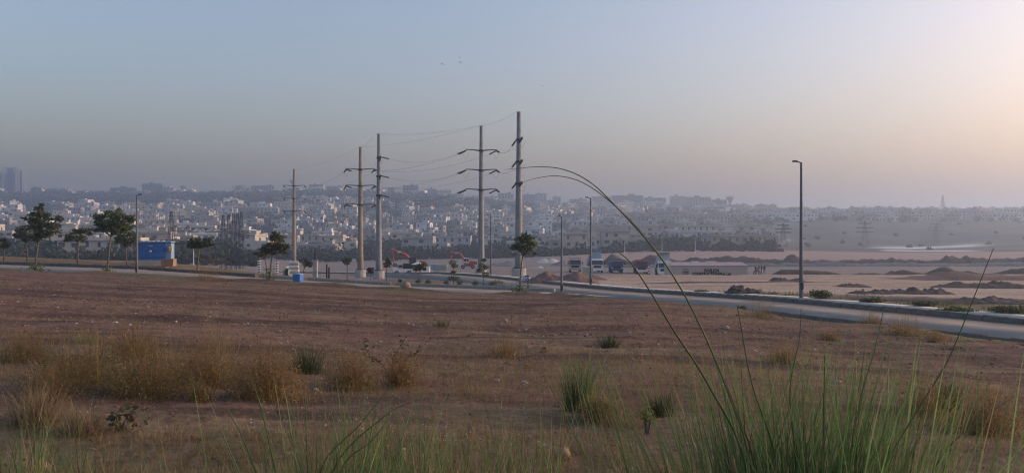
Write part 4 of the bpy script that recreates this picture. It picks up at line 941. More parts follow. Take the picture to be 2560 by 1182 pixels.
# ---- dump trucks
def dump_truck(px, d, label, cab_m, bed_m, raise_deg=0, rz=0, bumper=m_white, bed_h=1.3, visor=None):
    p = gp(px, d); t = thing('dump_truck', label, 'dump truck', p, rz, 'dump trucks parked behind the berm')
    part(t, 'chassis', m_black, lambda b: b.box(-.45, .45, .3, 7.4, .65, .95))
    cab = part(t, 'cab', cab_m, lambda b: b.extr([(.0, .75), (-.02, 1.7), (.25, 2.72), (.4, 2.85), (1.75, 2.85), (1.8, .75)], -1.22, 1.22))
    part(t, 'windscreen', m_glass, lambda b: b.extr([(-.035, 1.68), (-.05, 1.70), (.20, 2.66), (.24, 2.62)], -1.1, 1.1))
    part(t, 'grille', m_black, lambda b: b.box(-.8, .8, -.06, -.02, 1.05, 1.5))
    part(t, 'bumper', bumper, lambda b: b.bevbox(-1.25, 1.25, -.22, .05, .5, .9, .03))
    part(t, 'sun_visor', visor or cab_m, lambda b: b.extr([(.05, 2.66), (-.18, 2.58), (-.16, 2.54), (.2, 2.62)], -1.15, 1.15))
    for s in (1, -1):
        part(t, 'headlight', m_white, lambda b: b.bevbox(s * 1.0 - .16, s * 1.0 + .16, -.075, -.015, 1.0, 1.2, .01))
        part(t, 'mirror', m_black, lambda b: [b.bevbox(s * 1.47 - .1, s * 1.47 + .1, -.15, -.05, 1.75, 2.25, .02), b.bar((s * 1.2, .1, 2.2), (s * 1.47, -.1, 2.15), .02)])
        part(t, 'side_window', m_glass, lambda b: b.box(s * 1.225 - .01, s * 1.225 + .01, .35, 1.5, 1.75, 2.5))
        for y in (.95, 5.0, 6.3):
            w = part(t, 'wheel', m_rub, lambda b: b.tube([(s * .85, y, .52), (s * 1.2, y, .52)], .52, 14)); part(w, 'rim', m_grey, lambda b: b.tube([(s * 1.19, y, .52), (s * 1.22, y, .52)], .26, 10))
    M = Matrix.Translation((0, 7.2, 1.0)) @ Matrix.Rotation(R(-raise_deg), 4, 'X') @ Matrix.Translation((0, -7.2, -1.0))
    def bed(b):
        b.box(-1.22, 1.22, 2.0, 7.4, 1.0, 1.12, M=M); b.box(-1.22, -1.12, 2.0, 7.4, 1.12, 1.12 + bed_h, M=M); b.box(1.12, 1.22, 2.0, 7.4, 1.12, 1.12 + bed_h, M=M)
        b.box(-1.12, 1.12, 2.0, 2.1, 1.12, 1.12 + bed_h + .5, M=M); b.box(-1.12, 1.12, 7.3, 7.4, 1.12, 1.12 + bed_h, M=M)
    bd = part(t, 'bed', bed_m, bed)
    part(bd, 'cab_guard', bed_m, lambda b: b.box(-1.2, 1.2, 1.2, 2.0, 1.12 + bed_h + .45, 1.12 + bed_h + .52, M=M))
    for z in np.linspace(1.25, 1.12 + bed_h + .3, 5): part(bd, 'bed_rib', bed_m, lambda b: b.box(-1.2, 1.2, 1.92, 1.998, z, z + .1, M=M))
    for x in (-1.0, -.35, .35, 1.0): part(bd, 'bed_rib', bed_m, lambda b: b.box(x - .05, x + .05, 1.9, 1.918, 1.12, 1.12 + bed_h + .45, M=M))
    if raise_deg: part(t, 'lift_ram', m_grey, lambda b: b.tube([(0, 2.9, .95), M @ Vector((0, 2.6, 1.05))], .09, 8))
    return t
m_tg = mat('truck_cab_grey', (.38, .36, .32), .6, .15, 1); m_tw = mat('truck_cab_white', (.62, .64, .64), .5, .15, 1); m_tb = mat('truck_blue', (.035, .09, .2), .55, .15, 1); m_tr = mat('truck_red_brown', (.25, .075, .06), .6, .2, 1)
m_bedg = mat('bed_grey', (.16, .145, .13), .8, .2, 1); m_bedb = mat('bed_pale_blue', (.32, .40, .48), .6, .2, 1); m_bedw = mat('bed_white', (.42, .45, .47), .6, .2, 1)
dump_truck(1438, 166, 'leftmost dump truck, grey-beige cab with lowered bed', m_tg, m_bedg, 0, R(-3), m_tg)
dump_truck(1493.5, 164, 'dump truck with white cab and pale blue bed raised high', m_tw, m_bedb, 19, R(2))
dump_truck(1543, 166, 'dark blue dump truck with lowered bed in the row', m_tb, m_tb, 0, R(-2), m_tb, visor=m_grey)
dump_truck(1605, 163, 'red-brown dump truck with white bumper in the row', m_tr, m_tr, 0, R(-4), m_white)
dump_truck(1662, 148, 'tipping dump truck beside the cabin with grey bed raised', m_tw, m_bedw, 19, R(-5), bed_h=1.0)
# red-white striped board, small grey hut
p = gp(1622, 158); t = thing('barrier_board', 'red and white striped barrier board right of red dump truck', 'barrier', p)
part(t, 'post', m_grey, lambda b: b.box(-.05, .05, -.03, .03, -.2, 1.7)); 
for i in range(6): part(t, 'stripe', m_white if i % 2 else mat('stripe_red', (.45, .06, .04), .6), lambda b: b.box(-.2, .2, -.06, -.035, .1 + i * .27, .1 + (i + 1) * .27 - .004))
p = gp(1469, 150); t = thing('steel_bin', 'pale grey-green steel bin left of raised-bed truck', 'bin', p)
m_pgg = mat('pale_green_grey', (.33, .34, .29), .7); part(t, 'bin_body', m_pgg, lambda b: b.extr([(-.6, .1), (.6, .1), (.7, 1.5), (-.7, 1.5)], -.85, .95)); part(t, 'rim', m_pgg, lambda b: b.box(-.9, 1.0, -.75, .75, 1.503, 1.6)); part(t, 'lid_ridge', m_white, lambda b: b.box(-.85, .95, -.7, .7, 1.603, 1.68))
# ---- excavators
def excavator(px, d, label, wheeled, cab_m, body_m, sc=1.0, rz=0, boom=None):
    """faces -x; boom in the x-z plane"""
    p = gp(px, d); t = thing('excavator', label, 'excavator', p, rz, 'excavators on the graded ground'); t.scale = (sc,) * 3
    if wheeled:
        part(t, 'undercarriage', m_grey, lambda b: b.bevbox(-2.0, 2.0, -.8, .8, .6, 1.1, .05))
        for x in (-1.6, 1.5):
            for y in (-1.15, 1.15):
                w = part(t, 'wheel', m_rub, lambda b: b.tube([(x, y - .25, .55), (x, y + .25, .55)], .58, 14)); part(w, 'rim', m_grey, lambda b: b.tube([(x, y - .27, .55), (x, y + .27, .55)], .28, 10))
        part(t, 'stabiliser_blade', m_grey, lambda b: b.extr([(-1.2, .25), (1.2, .25), (1.2, .7), (-1.2, .7)], -2.6, -2.45))
    else:
        for y in (-1.1, 1.1):
            w = part(t, 'track', m_black, lambda b: b.tube([(x, y, z) for x, z in ((-2.1, .45), (-1.9, .8), (0, .86), (1.9, .8), (2.1, .45), (1.9, .12), (0, .08), (-1.9, .12), (-2.1, .45))], .2, 8))
            part(w, 'track_frame', m_grey, lambda b: b.bevbox(-1.8, 1.8, y - .15, y + .15, .25, .7, .04))
        part(t, 'undercarriage', m_grey, lambda b: b.bevbox(-1.0, 1.0, -1.0, 1.0, .5, 1.0, .05))
    part(t, 'turntable', m_black, lambda b: b.lathe([(.8, 1.0), (.8, 1.2)], 16))
    part(t, 'house', body_m, lambda b: b.extr([(-1.25, 1.2), (1.25, 1.2), (1.25, 1.75), (-1.25, 1.75)], -1.3, 2.3))
    part(t, 'engine_cover', body_m, lambda b: b.bevbox(.35, 2.3, -1.2, 1.2, 1.76, 2.3, .08)); part(t, 'counterweight', body_m, lambda b: b.bevbox(2.31, 2.85, -1.2, 1.2, 1.25, 2.25, .1))
    part(t, 'exhaust', m_black, lambda b: b.tube([(1.2, .5, 2.3), (1.2, .5, 2.75)], .06, 8))
    part(t, 'cab', cab_m, lambda b: b.bevbox(-1.35, .3, -1.25, -.25, 1.76, 3.3, .1))
    for a0, a1 in ((-1.25, -.6), (-.5, .2)): part(t, 'cab_window', m_glass, lambda b: b.box(a0, a1, -1.27, -1.2, 2.15, 3.1))
    part(t, 'windscreen', m_glass, lambda b: b.box(-1.38, -1.3, -1.15, -.35, 2.1, 3.15))
    B = boom or [(-.9, 1.9), (-2.4, 4.1), (-5.6, 4.7)]
    part(t, 'boom', body_m, lambda b: b.tube([(B[0][0], .3, B[0][1]), ((B[0][0] + B[1][0]) / 2 - .1, .3, (B[0][1] + B[1][1]) / 2 + .15), (B[1][0], .3, B[1][1]), ((B[1][0] + B[2][0]) / 2, .3, (B[1][1] + B[2][1]) / 2), (B[2][0], .3, B[2][1])], [.3, .36, .40, .34, .24], 4))
    E = (B[2][0] - .2, B[2][1] - .1); W = (B[2][0] + .25, B[2][1] - 3.2)
    part(t, 'stick', body_m, lambda b: b.tube([(E[0] - .15, .3, E[1] + .5), (E[0], .3, E[1]), (W[0], .3, W[1])], [.16, .28, .16], 4))
    part(t, 'boom_ram', m_grey, lambda b: b.tube([(B[0][0] - .5, .0, 1.6), (B[1][0] + .1, .0, B[1][1] - .4)], .08, 8)); part(t, 'stick_ram', m_grey, lambda b: b.tube([(B[1][0] - .6, .3, B[1][1] + .45), (E[0] - .1, .3, E[1] + .45)], .07, 8))
    part(t, 'bucket', m_bedg, lambda b: b.extr([(0, 0), (.35, -.9), (-.2, -1.35), (-.95, -1.0), (-.9, -.35)], -.5, .5, M=Matrix.Translation((W[0], .3, W[1])) @ Matrix.Rotation(R(90), 4, 'Z')))
    part(t, 'boom_marking', m_white, lambda b: b.box((B[1][0] + B[2][0]) / 2 - .5, (B[1][0] + B[2][0]) / 2 + .4, -.16, -.08, (B[1][1] + B[2][1]) / 2 - .1, (B[1][1] + B[2][1]) / 2 + .12))
    return t
excavator(1170, 205, 'right orange excavator with white cab and road wheels', True, m_white, m_or, .82, R(4), [(-.9, 2.3), (-2.2, 4.5), (-5.2, 4.9)])
excavator(1038, 192, 'left orange excavator with dark cab and long boom', False, m_black, m_or, .95, R(4), [(-.8, 2.2), (-2.4, 3.9), (-5.6, 5.1)])
# ---- pickup, parasol, kiosk, crates
d = 143; p = Vector((xof(1007, d), d, 0)); p.z = float(RCp[np.argmin((RCp[:, 0] - p.x) ** 2 + (RCp[:, 1] - p.y) ** 2), 2]) + .0
t = thing('pickup', 'small white pickup with black canvas canopy on the far road', 'pickup', p, R(12))
part(t, 'body', m_white, lambda b: b.extr([(-.75, .45), (.75, .45), (.75, .95), (-.75, .95)], -1.75, 1.75)); part(t, 'bonnet', m_white, lambda b: b.bevbox(-1.8, -.95, -.7, .7, .96, 1.2, .05))
part(t, 'cab', m_tg, lambda b: b.extr([(-.7, .96), (.7, .96), (.62, 1.75), (-.62, 1.75)], -.94, .0)); part(t, 'windscreen', m_glass, lambda b: b.box(-.98, -.945, -.6, .6, 1.2, 1.65)); part(t, 'side_window', m_glass, lambda b: b.box(-.85, -.1, -.72, -.69, 1.25, 1.6))
part(t, 'canopy', m_black, lambda b: b.extr([(-.76, .96), (.76, .96), (.76, 1.7), (.45, 1.9), (-.45, 1.9), (-.76, 1.7)], .02, 1.75)); part(t, 'bumper', m_grey, lambda b: b.box(-1.9, -1.76, -.7, .7, .42, .6))
for x in (-1.1, 1.1):
    for y in (-.68, .68): w = part(t, 'wheel', m_rub, lambda b: b.tube([(x, y - .1, .33), (x, y + .1, .33)], .33, 14)); part(w, 'rim', m_grey, lambda b: b.tube([(x, y - .11, .33), (x, y + .11, .33)], .17, 10))
d = 140; p = gp(1042, d); k = d / F; zz = lambda py: EYE - (py - CY) * k - p.z
t = thing('parasol', 'white square parasol left of the white kiosk', 'parasol', p); part(t, 'pole', m_white, lambda b: b.lathe([(.05, -.3), (.05, zz(654))], 8))
part(t, 'canopy', m_white, lambda b: b.add([(-.95, -.9, zz(661)), (.85, -.9, zz(660)), (.85, .9, zz(660)), (-.95, .9, zz(661)), (0.15, 0, zz(653.5)), (0, 0, zz(660))], [(0, 1, 4), (1, 2, 4), (2, 3, 4), (3, 0, 4), (1, 0, 5), (2, 1, 5), (3, 2, 5), (0, 3, 5)])); part(t, 'base', m_conc, lambda b: b.lathe([(.3, -.2), (.3, .1), (.1, .18)], 12))
p = gp(1064, d + 2); t = thing('kiosk', 'small white guard kiosk with dark window beside parasol', 'kiosk', p); zz = lambda py: EYE - (py - CY) * k - p.z
part(t, 'wall', m_white, lambda b: b.box(-.65, .75, -.6, .6, -.4, zz(666))); part(t, 'roof', m_grey, lambda b: b.bevbox(-.75, .85, -.7, .7, zz(666) + .003, zz(664.6), .02)); part(t, 'window', m_glass, lambda b: b.box(-.45, .2, -.63, -.602, zz(677), zz(668)))
for k_, (px, d_, w, h, l, mm) in enumerate(((1083, 188, 2.2, 1.5, 'left grey-blue stack of crates right of left excavator', m_bedb), (1105, 186, 2.4, 1.4, 'right pale stack of crates left of right excavator', m_pgg))):
    p = gp(px, d_); t = thing('crate_stack', l, 'crates', p, group='crate stacks between the excavators')
    for j in range(3):
        for i in range(3): part(t, 'crate', mm, lambda b: b.bevbox(-w / 2 + i * w / 3 + .02, -w / 2 + (i + 1) * w / 3 - .02, -.6, .6, j * h / 3 + .01, (j + 1) * h / 3 - .02, .03))
p = gp(1084, 139); t = thing('ladder', 'thin ladder leaning right beside the white kiosk', 'ladder', p)
for s in (-.2, .2): part(t, 'rail', m_grey, lambda b: b.bar((.6 + .0, s, -.05), (-.5, s, 1.2), .035))
for i in range(5): part(t, 'rung', m_grey, lambda b: b.bar((.6 - 1.1 * (i + .5) / 5, -.2, 1.25 * (i + .5) / 5 - .05), (.6 - 1.1 * (i + .5) / 5, .2, 1.25 * (i + .5) / 5 - .05), .022))
# ---- gate pillar, posts, slabs stack, stay pole
d = 100; k = d / F; p = gp(788, d); zz = lambda py: EYE - (py - CY) * k - p.z
t = thing('gate_pillar', 'concrete gate pillar topped by a thin black lantern', 'gate pillar', p); part(t, 'shaft', m_conc, lambda b: b.bevbox(-.26, .26, -.26, .26, -.5, zz(652), .03)); part(t, 'capstone', m_conc, lambda b: b.bevbox(-.33, .33, -.33, .33, zz(652) + .003, zz(650), .02)); part(t, 'lantern', m_black, lambda b: b.lathe([(.05, zz(650)), (.12, zz(648)), (.12, zz(630)), (.03, zz(625))], 8))
for i, (px, yt, yb, l) in enumerate(((817, 660, 688, 'left of two black posts right of the gate pillar'), (822.5, 666, 691, 'right of two black posts right of the gate pillar'))):
    p = gp(px, 96 - i * 2); zz = lambda py: EYE - (py - CY) * .048 - p.z
    t = thing('barrier_post', l, 'post', p, group='black barrier posts by the gate'); part(t, 'post', m_black, lambda b: b.lathe([(.13, -.4), (.11, .1), (.1, zz(yt) - .22)], 10)); part(t, 'knob', m_black, lambda b: b.lathe([(.05, zz(yt) - .22), (.13, zz(yt) - .12), (.05, zz(yt))], 10))
d = 105; k = d / F; p = gp(735, d); zz = lambda py: EYE - (py - CY) * k - p.z
t = thing('slab_stack', 'stack of pale concrete slabs at foot of most distant pole', 'slab stack', p, R(8))
n_ = 8; hh = zz(652) / n_
for i in range(n_): part(t, 'slab', m_white if i % 2 else m_conc, lambda b: b.bevbox(-.55 + random.uniform(-.08, .08), .6 + random.uniform(-.08, .08), -.5, .5, i * hh + .02, (i + 1) * hh - .05, .03))
for i, (px, l) in enumerate(((648, 'white ringed bushing post below the drooping dark tree'), (692, 'dark ringed bushing post below the tree with reddish tips'))):
    p = gp(px, 110); t = thing('bushing_post', l, 'bushing', p, group='ringed bushings of the substation yard'); mm = m_white if i == 0 else m_dark
    part(t, 'core', m_dark, lambda b: b.lathe([(.12, -.4), (.1, 2.2)], 8))
    for j in range(6): part(t, 'ring', m_white, lambda b: b.lathe([(.1, .25 + j * .33), (.28, .29 + j * .33), (.28, .34 + j * .33), (.1, .40 + j * .33)], 10))
p = gp(725, 112); t = thing('cable_drum', 'dark upright cable drum left of the slab stack', 'cable drum', p, R(60))
for s in (-.45, .45): part(t, 'flange', m_pgg, lambda b: b.tube([(0, s - .05, .85), (0, s + .05, .85)], .85, 18))
part(t, 'cable_core', m_black, lambda b: b.tube([(0, -.39, .85), (0, .39, .85)], .55, 14))
# ---- heaps and berms
m_heap = mat('heap_soil', (.17, .105, .08), .95, .35, 2.5, .8, 6); m_heapd = mat('heap_dark_soil', (.115, .088, .072), .95, .35, 1.2, .8, 4); m_heapw = mat('heap_pale_sand', (.55, .50, .44), .95, .2, 1, .4, 6); m_heapg = mat('heap_grey_gravel', (.22, .20, .18), .95, .3, 1, .6, 6)
m_heapgd = mat('bank_gravel', (.14, .135, .13), .95, .3, 1, .6, 6)
def heap(name, label, px, d, w, dep, h, m, seed, rough=.25, kind=None, cat_='heap', group=None, peaks=3, clods=0):
    r = np.random.default_rng(seed); p = gp(px, d); nx_, ny_ = 56, 22; xs = np.linspace(-1, 1, nx_); ys_ = np.linspace(-1, 1, ny_); Xh, Yh = np.meshgrid(xs, ys_)
    rr = np.sqrt(Xh ** 2 * .9 + Yh ** 2 * .9); H = np.zeros_like(Xh)
    for i in range(peaks): cx_ = r.uniform(-.6, .6); H = np.maximum(H, r.uniform(.65, 1) * np.clip(1 - np.sqrt(((Xh - cx_) / .62) ** 2 + (Yh / .95) ** 2), 0, 1) ** .9)
    H = H * (1 + rough * 2 * fbm(Xh * 7 + seed, Yh * 5, 3, seed)) + rough * .45 * fbm(Xh * 14 + seed, Yh * 8, 3, seed + 3) * sstep(1, .8, np.abs(Xh)) * sstep(1, .7, np.abs(Yh))
    Xw = Xh.ravel() * w / 2; Yw = Yh.ravel() * dep / 2; Zw = ground(Xw + p.x, Yw + p.y, False) - p.z + H.ravel() * h; edge_ = np.maximum(np.abs(Xh), np.abs(Yh)).ravel() > .99; Zw = np.where(edge_, Zw - .35, Zw + .02)
    ii = np.arange(nx_ * ny_).reshape(ny_, nx_); Fq = np.stack([ii[:-1, :-1].ravel(), ii[:-1, 1:].ravel(), ii[1:, 1:].ravel(), ii[1:, :-1].ravel()], 1)
    V = np.stack([Xw, Yw, Zw], 1)
    if not clods:
        return tag(npmesh(name, V, Fq, m, loc=p), label, cat_, group, kind)
    t = thing(name, label, cat_, p, group=group); npmesh('mound', V, Fq, m, parent=t)
    for i in range(clods):
        q = V[r.integers(nx_ * 2, len(V) - nx_ * 2)]; s = r.uniform(.07, .24); o = rock('clod', None, Vector(q), (s * 1.3, s, s * .8), m, seed * 50 + i, None, sub=10); o.parent = t
    return t
heap('spoil_heap', 'lumpy dark brown spoil heap beyond pavement left of tall lamp', 1868, 54, 4.0, 2.4, .68, m_heapd, 11, .5, peaks=4, clods=46)
heap('soil_heap', 'broad reddish-brown soil heap right of the blue sign', 1392, 86, 9.0, 7, 1.4, m_heap, 12, .4, peaks=5)
heap('soil_heap', 'low tail of reddish soil running right under leftmost truck', 1450, 98, 6.5, 4, .55, m_heap, 13, .25)
heap('soil_heap', 'wide dark heap behind the slender leafy tree', 1395, 225, 11, 7, 1.7, m_heapg, 14, .15, group='dark heaps on the graded ground'); heap('soil_heap', 'long dark heap left of the tallest pole foot', 1255, 228, 16, 7, 1.6, m_heapg, 15, .15, group='dark heaps on the graded ground')
heap('sand_heap', 'large pale sand heap behind the wide dark heap', 1378, 262, 10, 7, 1.9, m_heapw, 16, .1, peaks=2); heap('sand_heap', 'small pale sand heap in front of the dark heaps', 1343, 205, 3.4, 3, .7, m_heapw, 17, .1, peaks=1)
heap('soil_heap', 'low dark soil ridge behind the topiaries', 1125, 128, 9, 3, .55, m_heapd, 18, .35, peaks=5)
for i, (px, d_, w, h, l) in enumerate(((2300, 58, 5.5, .5, 'dark soil ridge beyond verge left of the leaning grass stem'), (2180, 57, 3.0, .42, 'clumpy soil ridge right of the dense green bush'), (2450, 72, 9, .55, 'long brown soil ridge at right before the dark berm'), (2130, 72, 3, .3, 'small soil pile mid-way across the sand'), (1950, 88, 2.0, .35, 'small dark clod pile on the sand left of tall lamp'), (1990, 87, 1.6, .3, 'tiny clod pile beside the tall lamp on the sand'), (2470, 46, 5, .35, 'dark broken ridge beyond the verge bushes at right'))):
    heap('soil_ridge', l, px, d_, w, 2.0, h, m_heapd, 30 + i, .85, group='soil ridges on the sand flat', peaks=5)
# long berms
def berm(name, px0, px1, d, h, dep, m, seed, lo=0.0):
    x0, x1 = xof(px0, d), xof(px1, d); n = int((x1 - x0) / .8); m_ = 9; V = []; xs = np.linspace(x0, x1, n); prof = np.linspace(-1, 1, m_)
    env = np.clip(.25 + .9 * vnoise(xs / 9, xs * 0, seed) * vnoise(xs / 3.1, xs * 0 + 3, seed + 1) * 1.6 + .25 * vnoise(xs / .9, xs * 0 + 7, seed + 2)+ lo, .15, 1.7)
    env = env * sstep(0, 5, xs - x0) * sstep(0, 5, x1 - xs) + .02
    Xb, Pb = np.meshgrid(xs, prof); Yb = d + Pb * dep / 2 + 1.2 * (vnoise(Xb / 12, Xb * 0, seed + 5) - .5); Zb = ground(Xb.ravel(), Yb.ravel(), False).reshape(Xb.shape) + np.clip(1 - Pb ** 2, 0, 1) * h * env[None] * (1 + 1.1 * fbm(Xb / 1.3, Pb * 2.5, 3, seed + 8)) - .25 * (np.abs(Pb) > .98)
    ii = np.arange(n * m_).reshape(m_, n); Fq = np.stack([ii[:-1, :-1].ravel(), ii[:-1, 1:].ravel(), ii[1:, 1:].ravel(), ii[1:, :-1].ravel()], 1)
    return tag(npmesh(name, np.stack([Xb.ravel(), Yb.ravel(), Zb.ravel()], 1), Fq, m), kind='structure')
berm('far_berm', 1480, 3000, 222, 1.7, 6, m_heapd, 61, .12); berm('edge_berm', 1868, 3000, 120.5, .85, 3.2, m_heapd, 62, .3); berm('truck_berm', 1420, 1670, 119.5, .18, 2.4, m_heap, 63); berm('gravel_bank', 1480, 3000, 207, .6, 9, m_heapgd, 64, .5)
berm('low_ridge', 1560, 2100, 83, .16, 1.2, m_heap, 65)
berm('verge_ridge', 2020, 2900, 47, .32, 3.0, m_heapd, 66, .25); berm('sand_bank', 2230, 2900, 96, .7, 9, m_heap, 67, .1)
# tarpaulin heaps, pipes
heap('tarpaulin', 'pink tarpaulin draped over goods just right of the tall lamp', 2009, 126, 1.6, 1.6, 1.15, mat('pink_tarp', (.50, .16, .15), .7, .2, 2), 71, .1, cat_='tarpaulin', peaks=2)
heap('tarpaulin', 'pale grey tarpaulin heap left of the tall lamp', 1985, 128, 3.2, 1.6, .95, mat('grey_tarp', (.40, .38, .38), .7, .2, 2), 72, .12, cat_='tarpaulin', peaks=2)
p = gp(2062, 135); t = thing('pipe_pile', 'row of long dark pipes on ground right of pink tarpaulin', 'pipes', p)
for i in range(4): part(t, 'pipe', m_black, lambda b: b.tube([(-2.4 + i * .3, i * .3, .18 + i * .02), (2.3 + i * .2, i * .3 + .1, .2)], .16, 8))
# ---- people
def person(px, d, label, shirt, trouser, face, arms):
    p = gp(px, d); bm_v = [(0, 0, .92), (0, 0, 1.15), (0, 0, 1.42), (0, 0, 1.52), (0, -.02, 1.60), (0, -.02, 1.72), (.2, 0, 1.40), (.26, arms[0], 1.12), (.24, arms[0] * 2, .88), (-.2, 0, 1.40), (-.26, arms[1], 1.12), (-.22, arms[1] * 2.2, .90), (.1, 0, .88), (.13, -.03, .48), (.14, .02, .07), (.15, -.14, .03), (-.1, 0, .88), (-.13, .05, .48), (-.14, .1, .07), (-.15, -.06, .03)]
    rad = [.15, .14, .15, .06, .095, .085, .07, .05, .04, .07, .05, .04, .09, .065, .045, .035, .09, .065, .045, .035]
    E = [(0, 1), (1, 2), (2, 3), (3, 4), (4, 5), (2, 6), (6, 7), (7, 8), (2, 9), (9, 10), (10, 11), (0, 12), (12, 13), (13, 14), (14, 15), (0, 16), (16, 17), (17, 18), (18, 19)]
    me = bpy.data.meshes.new('person'); me.from_pydata(bm_v, E, []); o = bpy.data.objects.new('person', me); col.objects.link(o); o.location = p; o.rotation_euler.z = face
    sm = o.modifiers.new('skin', 'SKIN'); me.skin_vertices.new() if not me.skin_vertices else None
    for i, rr in enumerate(rad): me.skin_vertices[0].data[i].radius = (rr, rr)
    me.skin_vertices[0].data[0].use_root = True; o.modifiers.new('sub', 'SUBSURF').levels = 1; o.modifiers['sub'].render_levels = 1
    m = bpy.data.materials.new('clothing'); m.use_nodes = True; nt = m.node_tree; b = nt.nodes['Principled BSDF']; b.inputs['Roughness'].default_value = .9
    tc = nt.nodes.new('ShaderNodeTexCoord'); sp = nt.nodes.new('ShaderNodeSeparateXYZ'); cr = nt.nodes.new('ShaderNodeValToRGB'); cr.color_ramp.interpolation = 'CONSTANT'
    mr = nt.nodes.new('ShaderNodeMath'); mr.operation = 'DIVIDE'; mr.inputs[1].default_value = 1.8; nt.links.new(tc.outputs['Object'], sp.inputs[0]); nt.links.new(sp.outputs[2], mr.inputs[0]); nt.links.new(mr.outputs[0], cr.inputs[0]); nt.links.new(cr.outputs[0], b.inputs['Base Color'])
    e = cr.color_ramp.elements; e[0].position = 0; e[0].color = (*trouser, 1); e[1].position = .50; e[1].color = (*shirt, 1); q = e.new(.83); q.color = (.18, .10, .07, 1); q = e.new(.94); q.color = (.01, .01, .01, 1)
    me.materials.append(m); return tag(o, label, 'person', 'workers standing by the site cabin')
person(1889, 158, 'leftmost worker, in dark clothes beside motorcycle, right of cabin', (.03, .03, .035), (.03, .03, .03), .6, (-.12, -.2))
person(1897, 160, 'second worker from left in group right of cabin', (.06, .055, .06), (.03, .03, .035), -1.2, (-.25, -.1)); person(1903.5, 159, 'third worker from left, dark shirt, in group right of cabin', (.04, .035, .035), (.05, .045, .04), 1.7, (-.1, -.25)); person(1911, 160, 'rightmost worker standing slightly apart from the group', (.05, .05, .055), (.04, .035, .03), 2.6, (-.05, -.1))
p = gp(1892, 156.5); t = thing('motorcycle', 'dark motorcycle parked in front of the leftmost worker', 'motorcycle', p, R(20))
for x in (-.6, .6): w = part(t, 'wheel', m_rub, lambda b: b.tube([(x + .27 * math.cos(a), 0, .3 + .27 * math.sin(a)) for a in np.linspace(0, 6.283, 17)], .045, 6)); part(w, 'hub', m_grey, lambda b: b.tube([(x, -.06, .3), (x, .06, .3)], .06, 8))
part(t, 'frame', m_black, lambda b: [b.bar((-.6, 0, .3), (-.1, 0, .6), .04), b.bar((.6, 0, .3), (.4, 0, .85), .03), b.bar((-.1, 0, .35), (.4, 0, .8), .05)]); part(t, 'fuel_tank', m_black, lambda b: b.bevbox(-.02, .4, -.13, .13, .68, .9, .05)); part(t, 'seat', m_black, lambda b: b.bevbox(-.6, -.03, -.12, .12, .66, .78, .03)); part(t, 'handlebar', m_grey, lambda b: b.bar((.4, -.3, .98), (.4, .3, .98), .02)); part(t, 'headlight', m_white, lambda b: b.lathe([(.03, 0), (.09, .06), (.09, .1)], 10, c=(.5, 0, .84)))
# ---- birds
def bird(px, py, d, fl, label):
    p = at(px, py, d); t = thing('bird', label, 'bird', p, random.uniform(-.6, .6), 'small dark birds in the sky')
    part(t, 'body', m_black, lambda b: b.tube([(0, -.17, 0), (0, -.08, .01), (0, .05, .01), (0, .16, .0), (0, .26, 0)], [.02, .055, .07, .04, .03], 7))
    for s in (1, -1): part(t, 'wing', m_black, lambda b: b.add([(s * .03, -.06, .02), (s * .03, .1, .02), (s * .28, .08, .02 + fl * .16), (s * .28, -.08, .02 + fl * .16), (s * .52, .09, .02 + fl * .1), (s * .03, -.06, .035), (s * .03, .1, .035), (s * .28, .08, .03 + fl * .16), (s * .28, -.08, .03 + fl * .16)], [(0, 1, 2, 3), (3, 2, 4), (5, 8, 7, 6), (8, 4, 7), (0, 3, 8, 5), (1, 6, 7, 2), (3, 4, 8), (2, 7, 4)]))
bird(1105, 160, 150, -1, 'leftmost small dark bird with drooped wings in the sky'); bird(1149, 144, 190, .1, 'upper small bird with level wings in the sky'); bird(1152, 157, 150, 1, 'small dark bird with raised wings just below another bird'); bird(1356, 216, 200, .5, 'lone tiny bird above the tallest power pole')
# ------------------------------------------------------------------ foreground vegetation and stones
def d_at(px, py):
    ds = np.geomspace(3.0, 66, 500); x = (px - CX) / F * ds; y = CY + F * base_drop(x, ds) / ds
    return float(ds[np.argmin(np.abs(y - py))])
GR = [(.15, .24, .075), (.13, .205, .07), (.21, .27, .11), (.10, .16, .055)]; GRD = [(.05, .075, .03), (.065, .09, .035), (.04, .06, .026), (.16, .14, .08)]
ST = [(.31, .225, .125), (.26, .175, .095), (.36, .275, .165), (.21, .14, .08)]; BR = [(.24, .145, .065), (.29, .18, .08), (.19, .115, .055), (.22, .165, .06)]; OL = [(.20, .16, .06), (.15, .135, .05), (.25, .19, .075), (.12, .10, .045)]
def tussock(px, py, hp, wp, label, cols, n, lean=.55, seed=1, w=.008, name='grass_tussock', dry=0, bend=.7, group='green grass tussocks on the bare lot'):
    r = np.random.default_rng(seed); d = d_at(px, py); k = d / F; p = gp(px, d); h = hp * k; W = wp * k
    t = thing(name, label, 'grass', p, group=group)
    B = r.normal(0, W * .13, (n, 3)); B[:, 2] = -.03
    az = r.uniform(0, 2 * np.pi, n); B[:, 0] += np.cos(az) * W * .06
    L = h * r.uniform(.55, 1.15, n); V, Fq, c_ = blades(B, L, az, r.uniform(0, lean, n), r.uniform(.1, bend, n), w * r.uniform(.6, 1.3, n), 5, cols, r)
    tag(npmesh('blades', V, Fq, m_grass, c_, t), kind='stuff')
    if dry:
        az = r.uniform(0, 2 * np.pi, dry); B = r.normal(0, W * .15, (dry, 3)); B[:, 2] = -.02
        V, Fq, c_ = blades(B, h * r.uniform(.5, 1.3, dry), az, r.uniform(0, lean * 1.3, dry), r.uniform(.2, 1.2, dry), w * .7 * np.ones(dry), 5, ST, r); tag(npmesh('dry_stalks', V, Fq, m_grass, c_, t), kind='stuff')
    return t
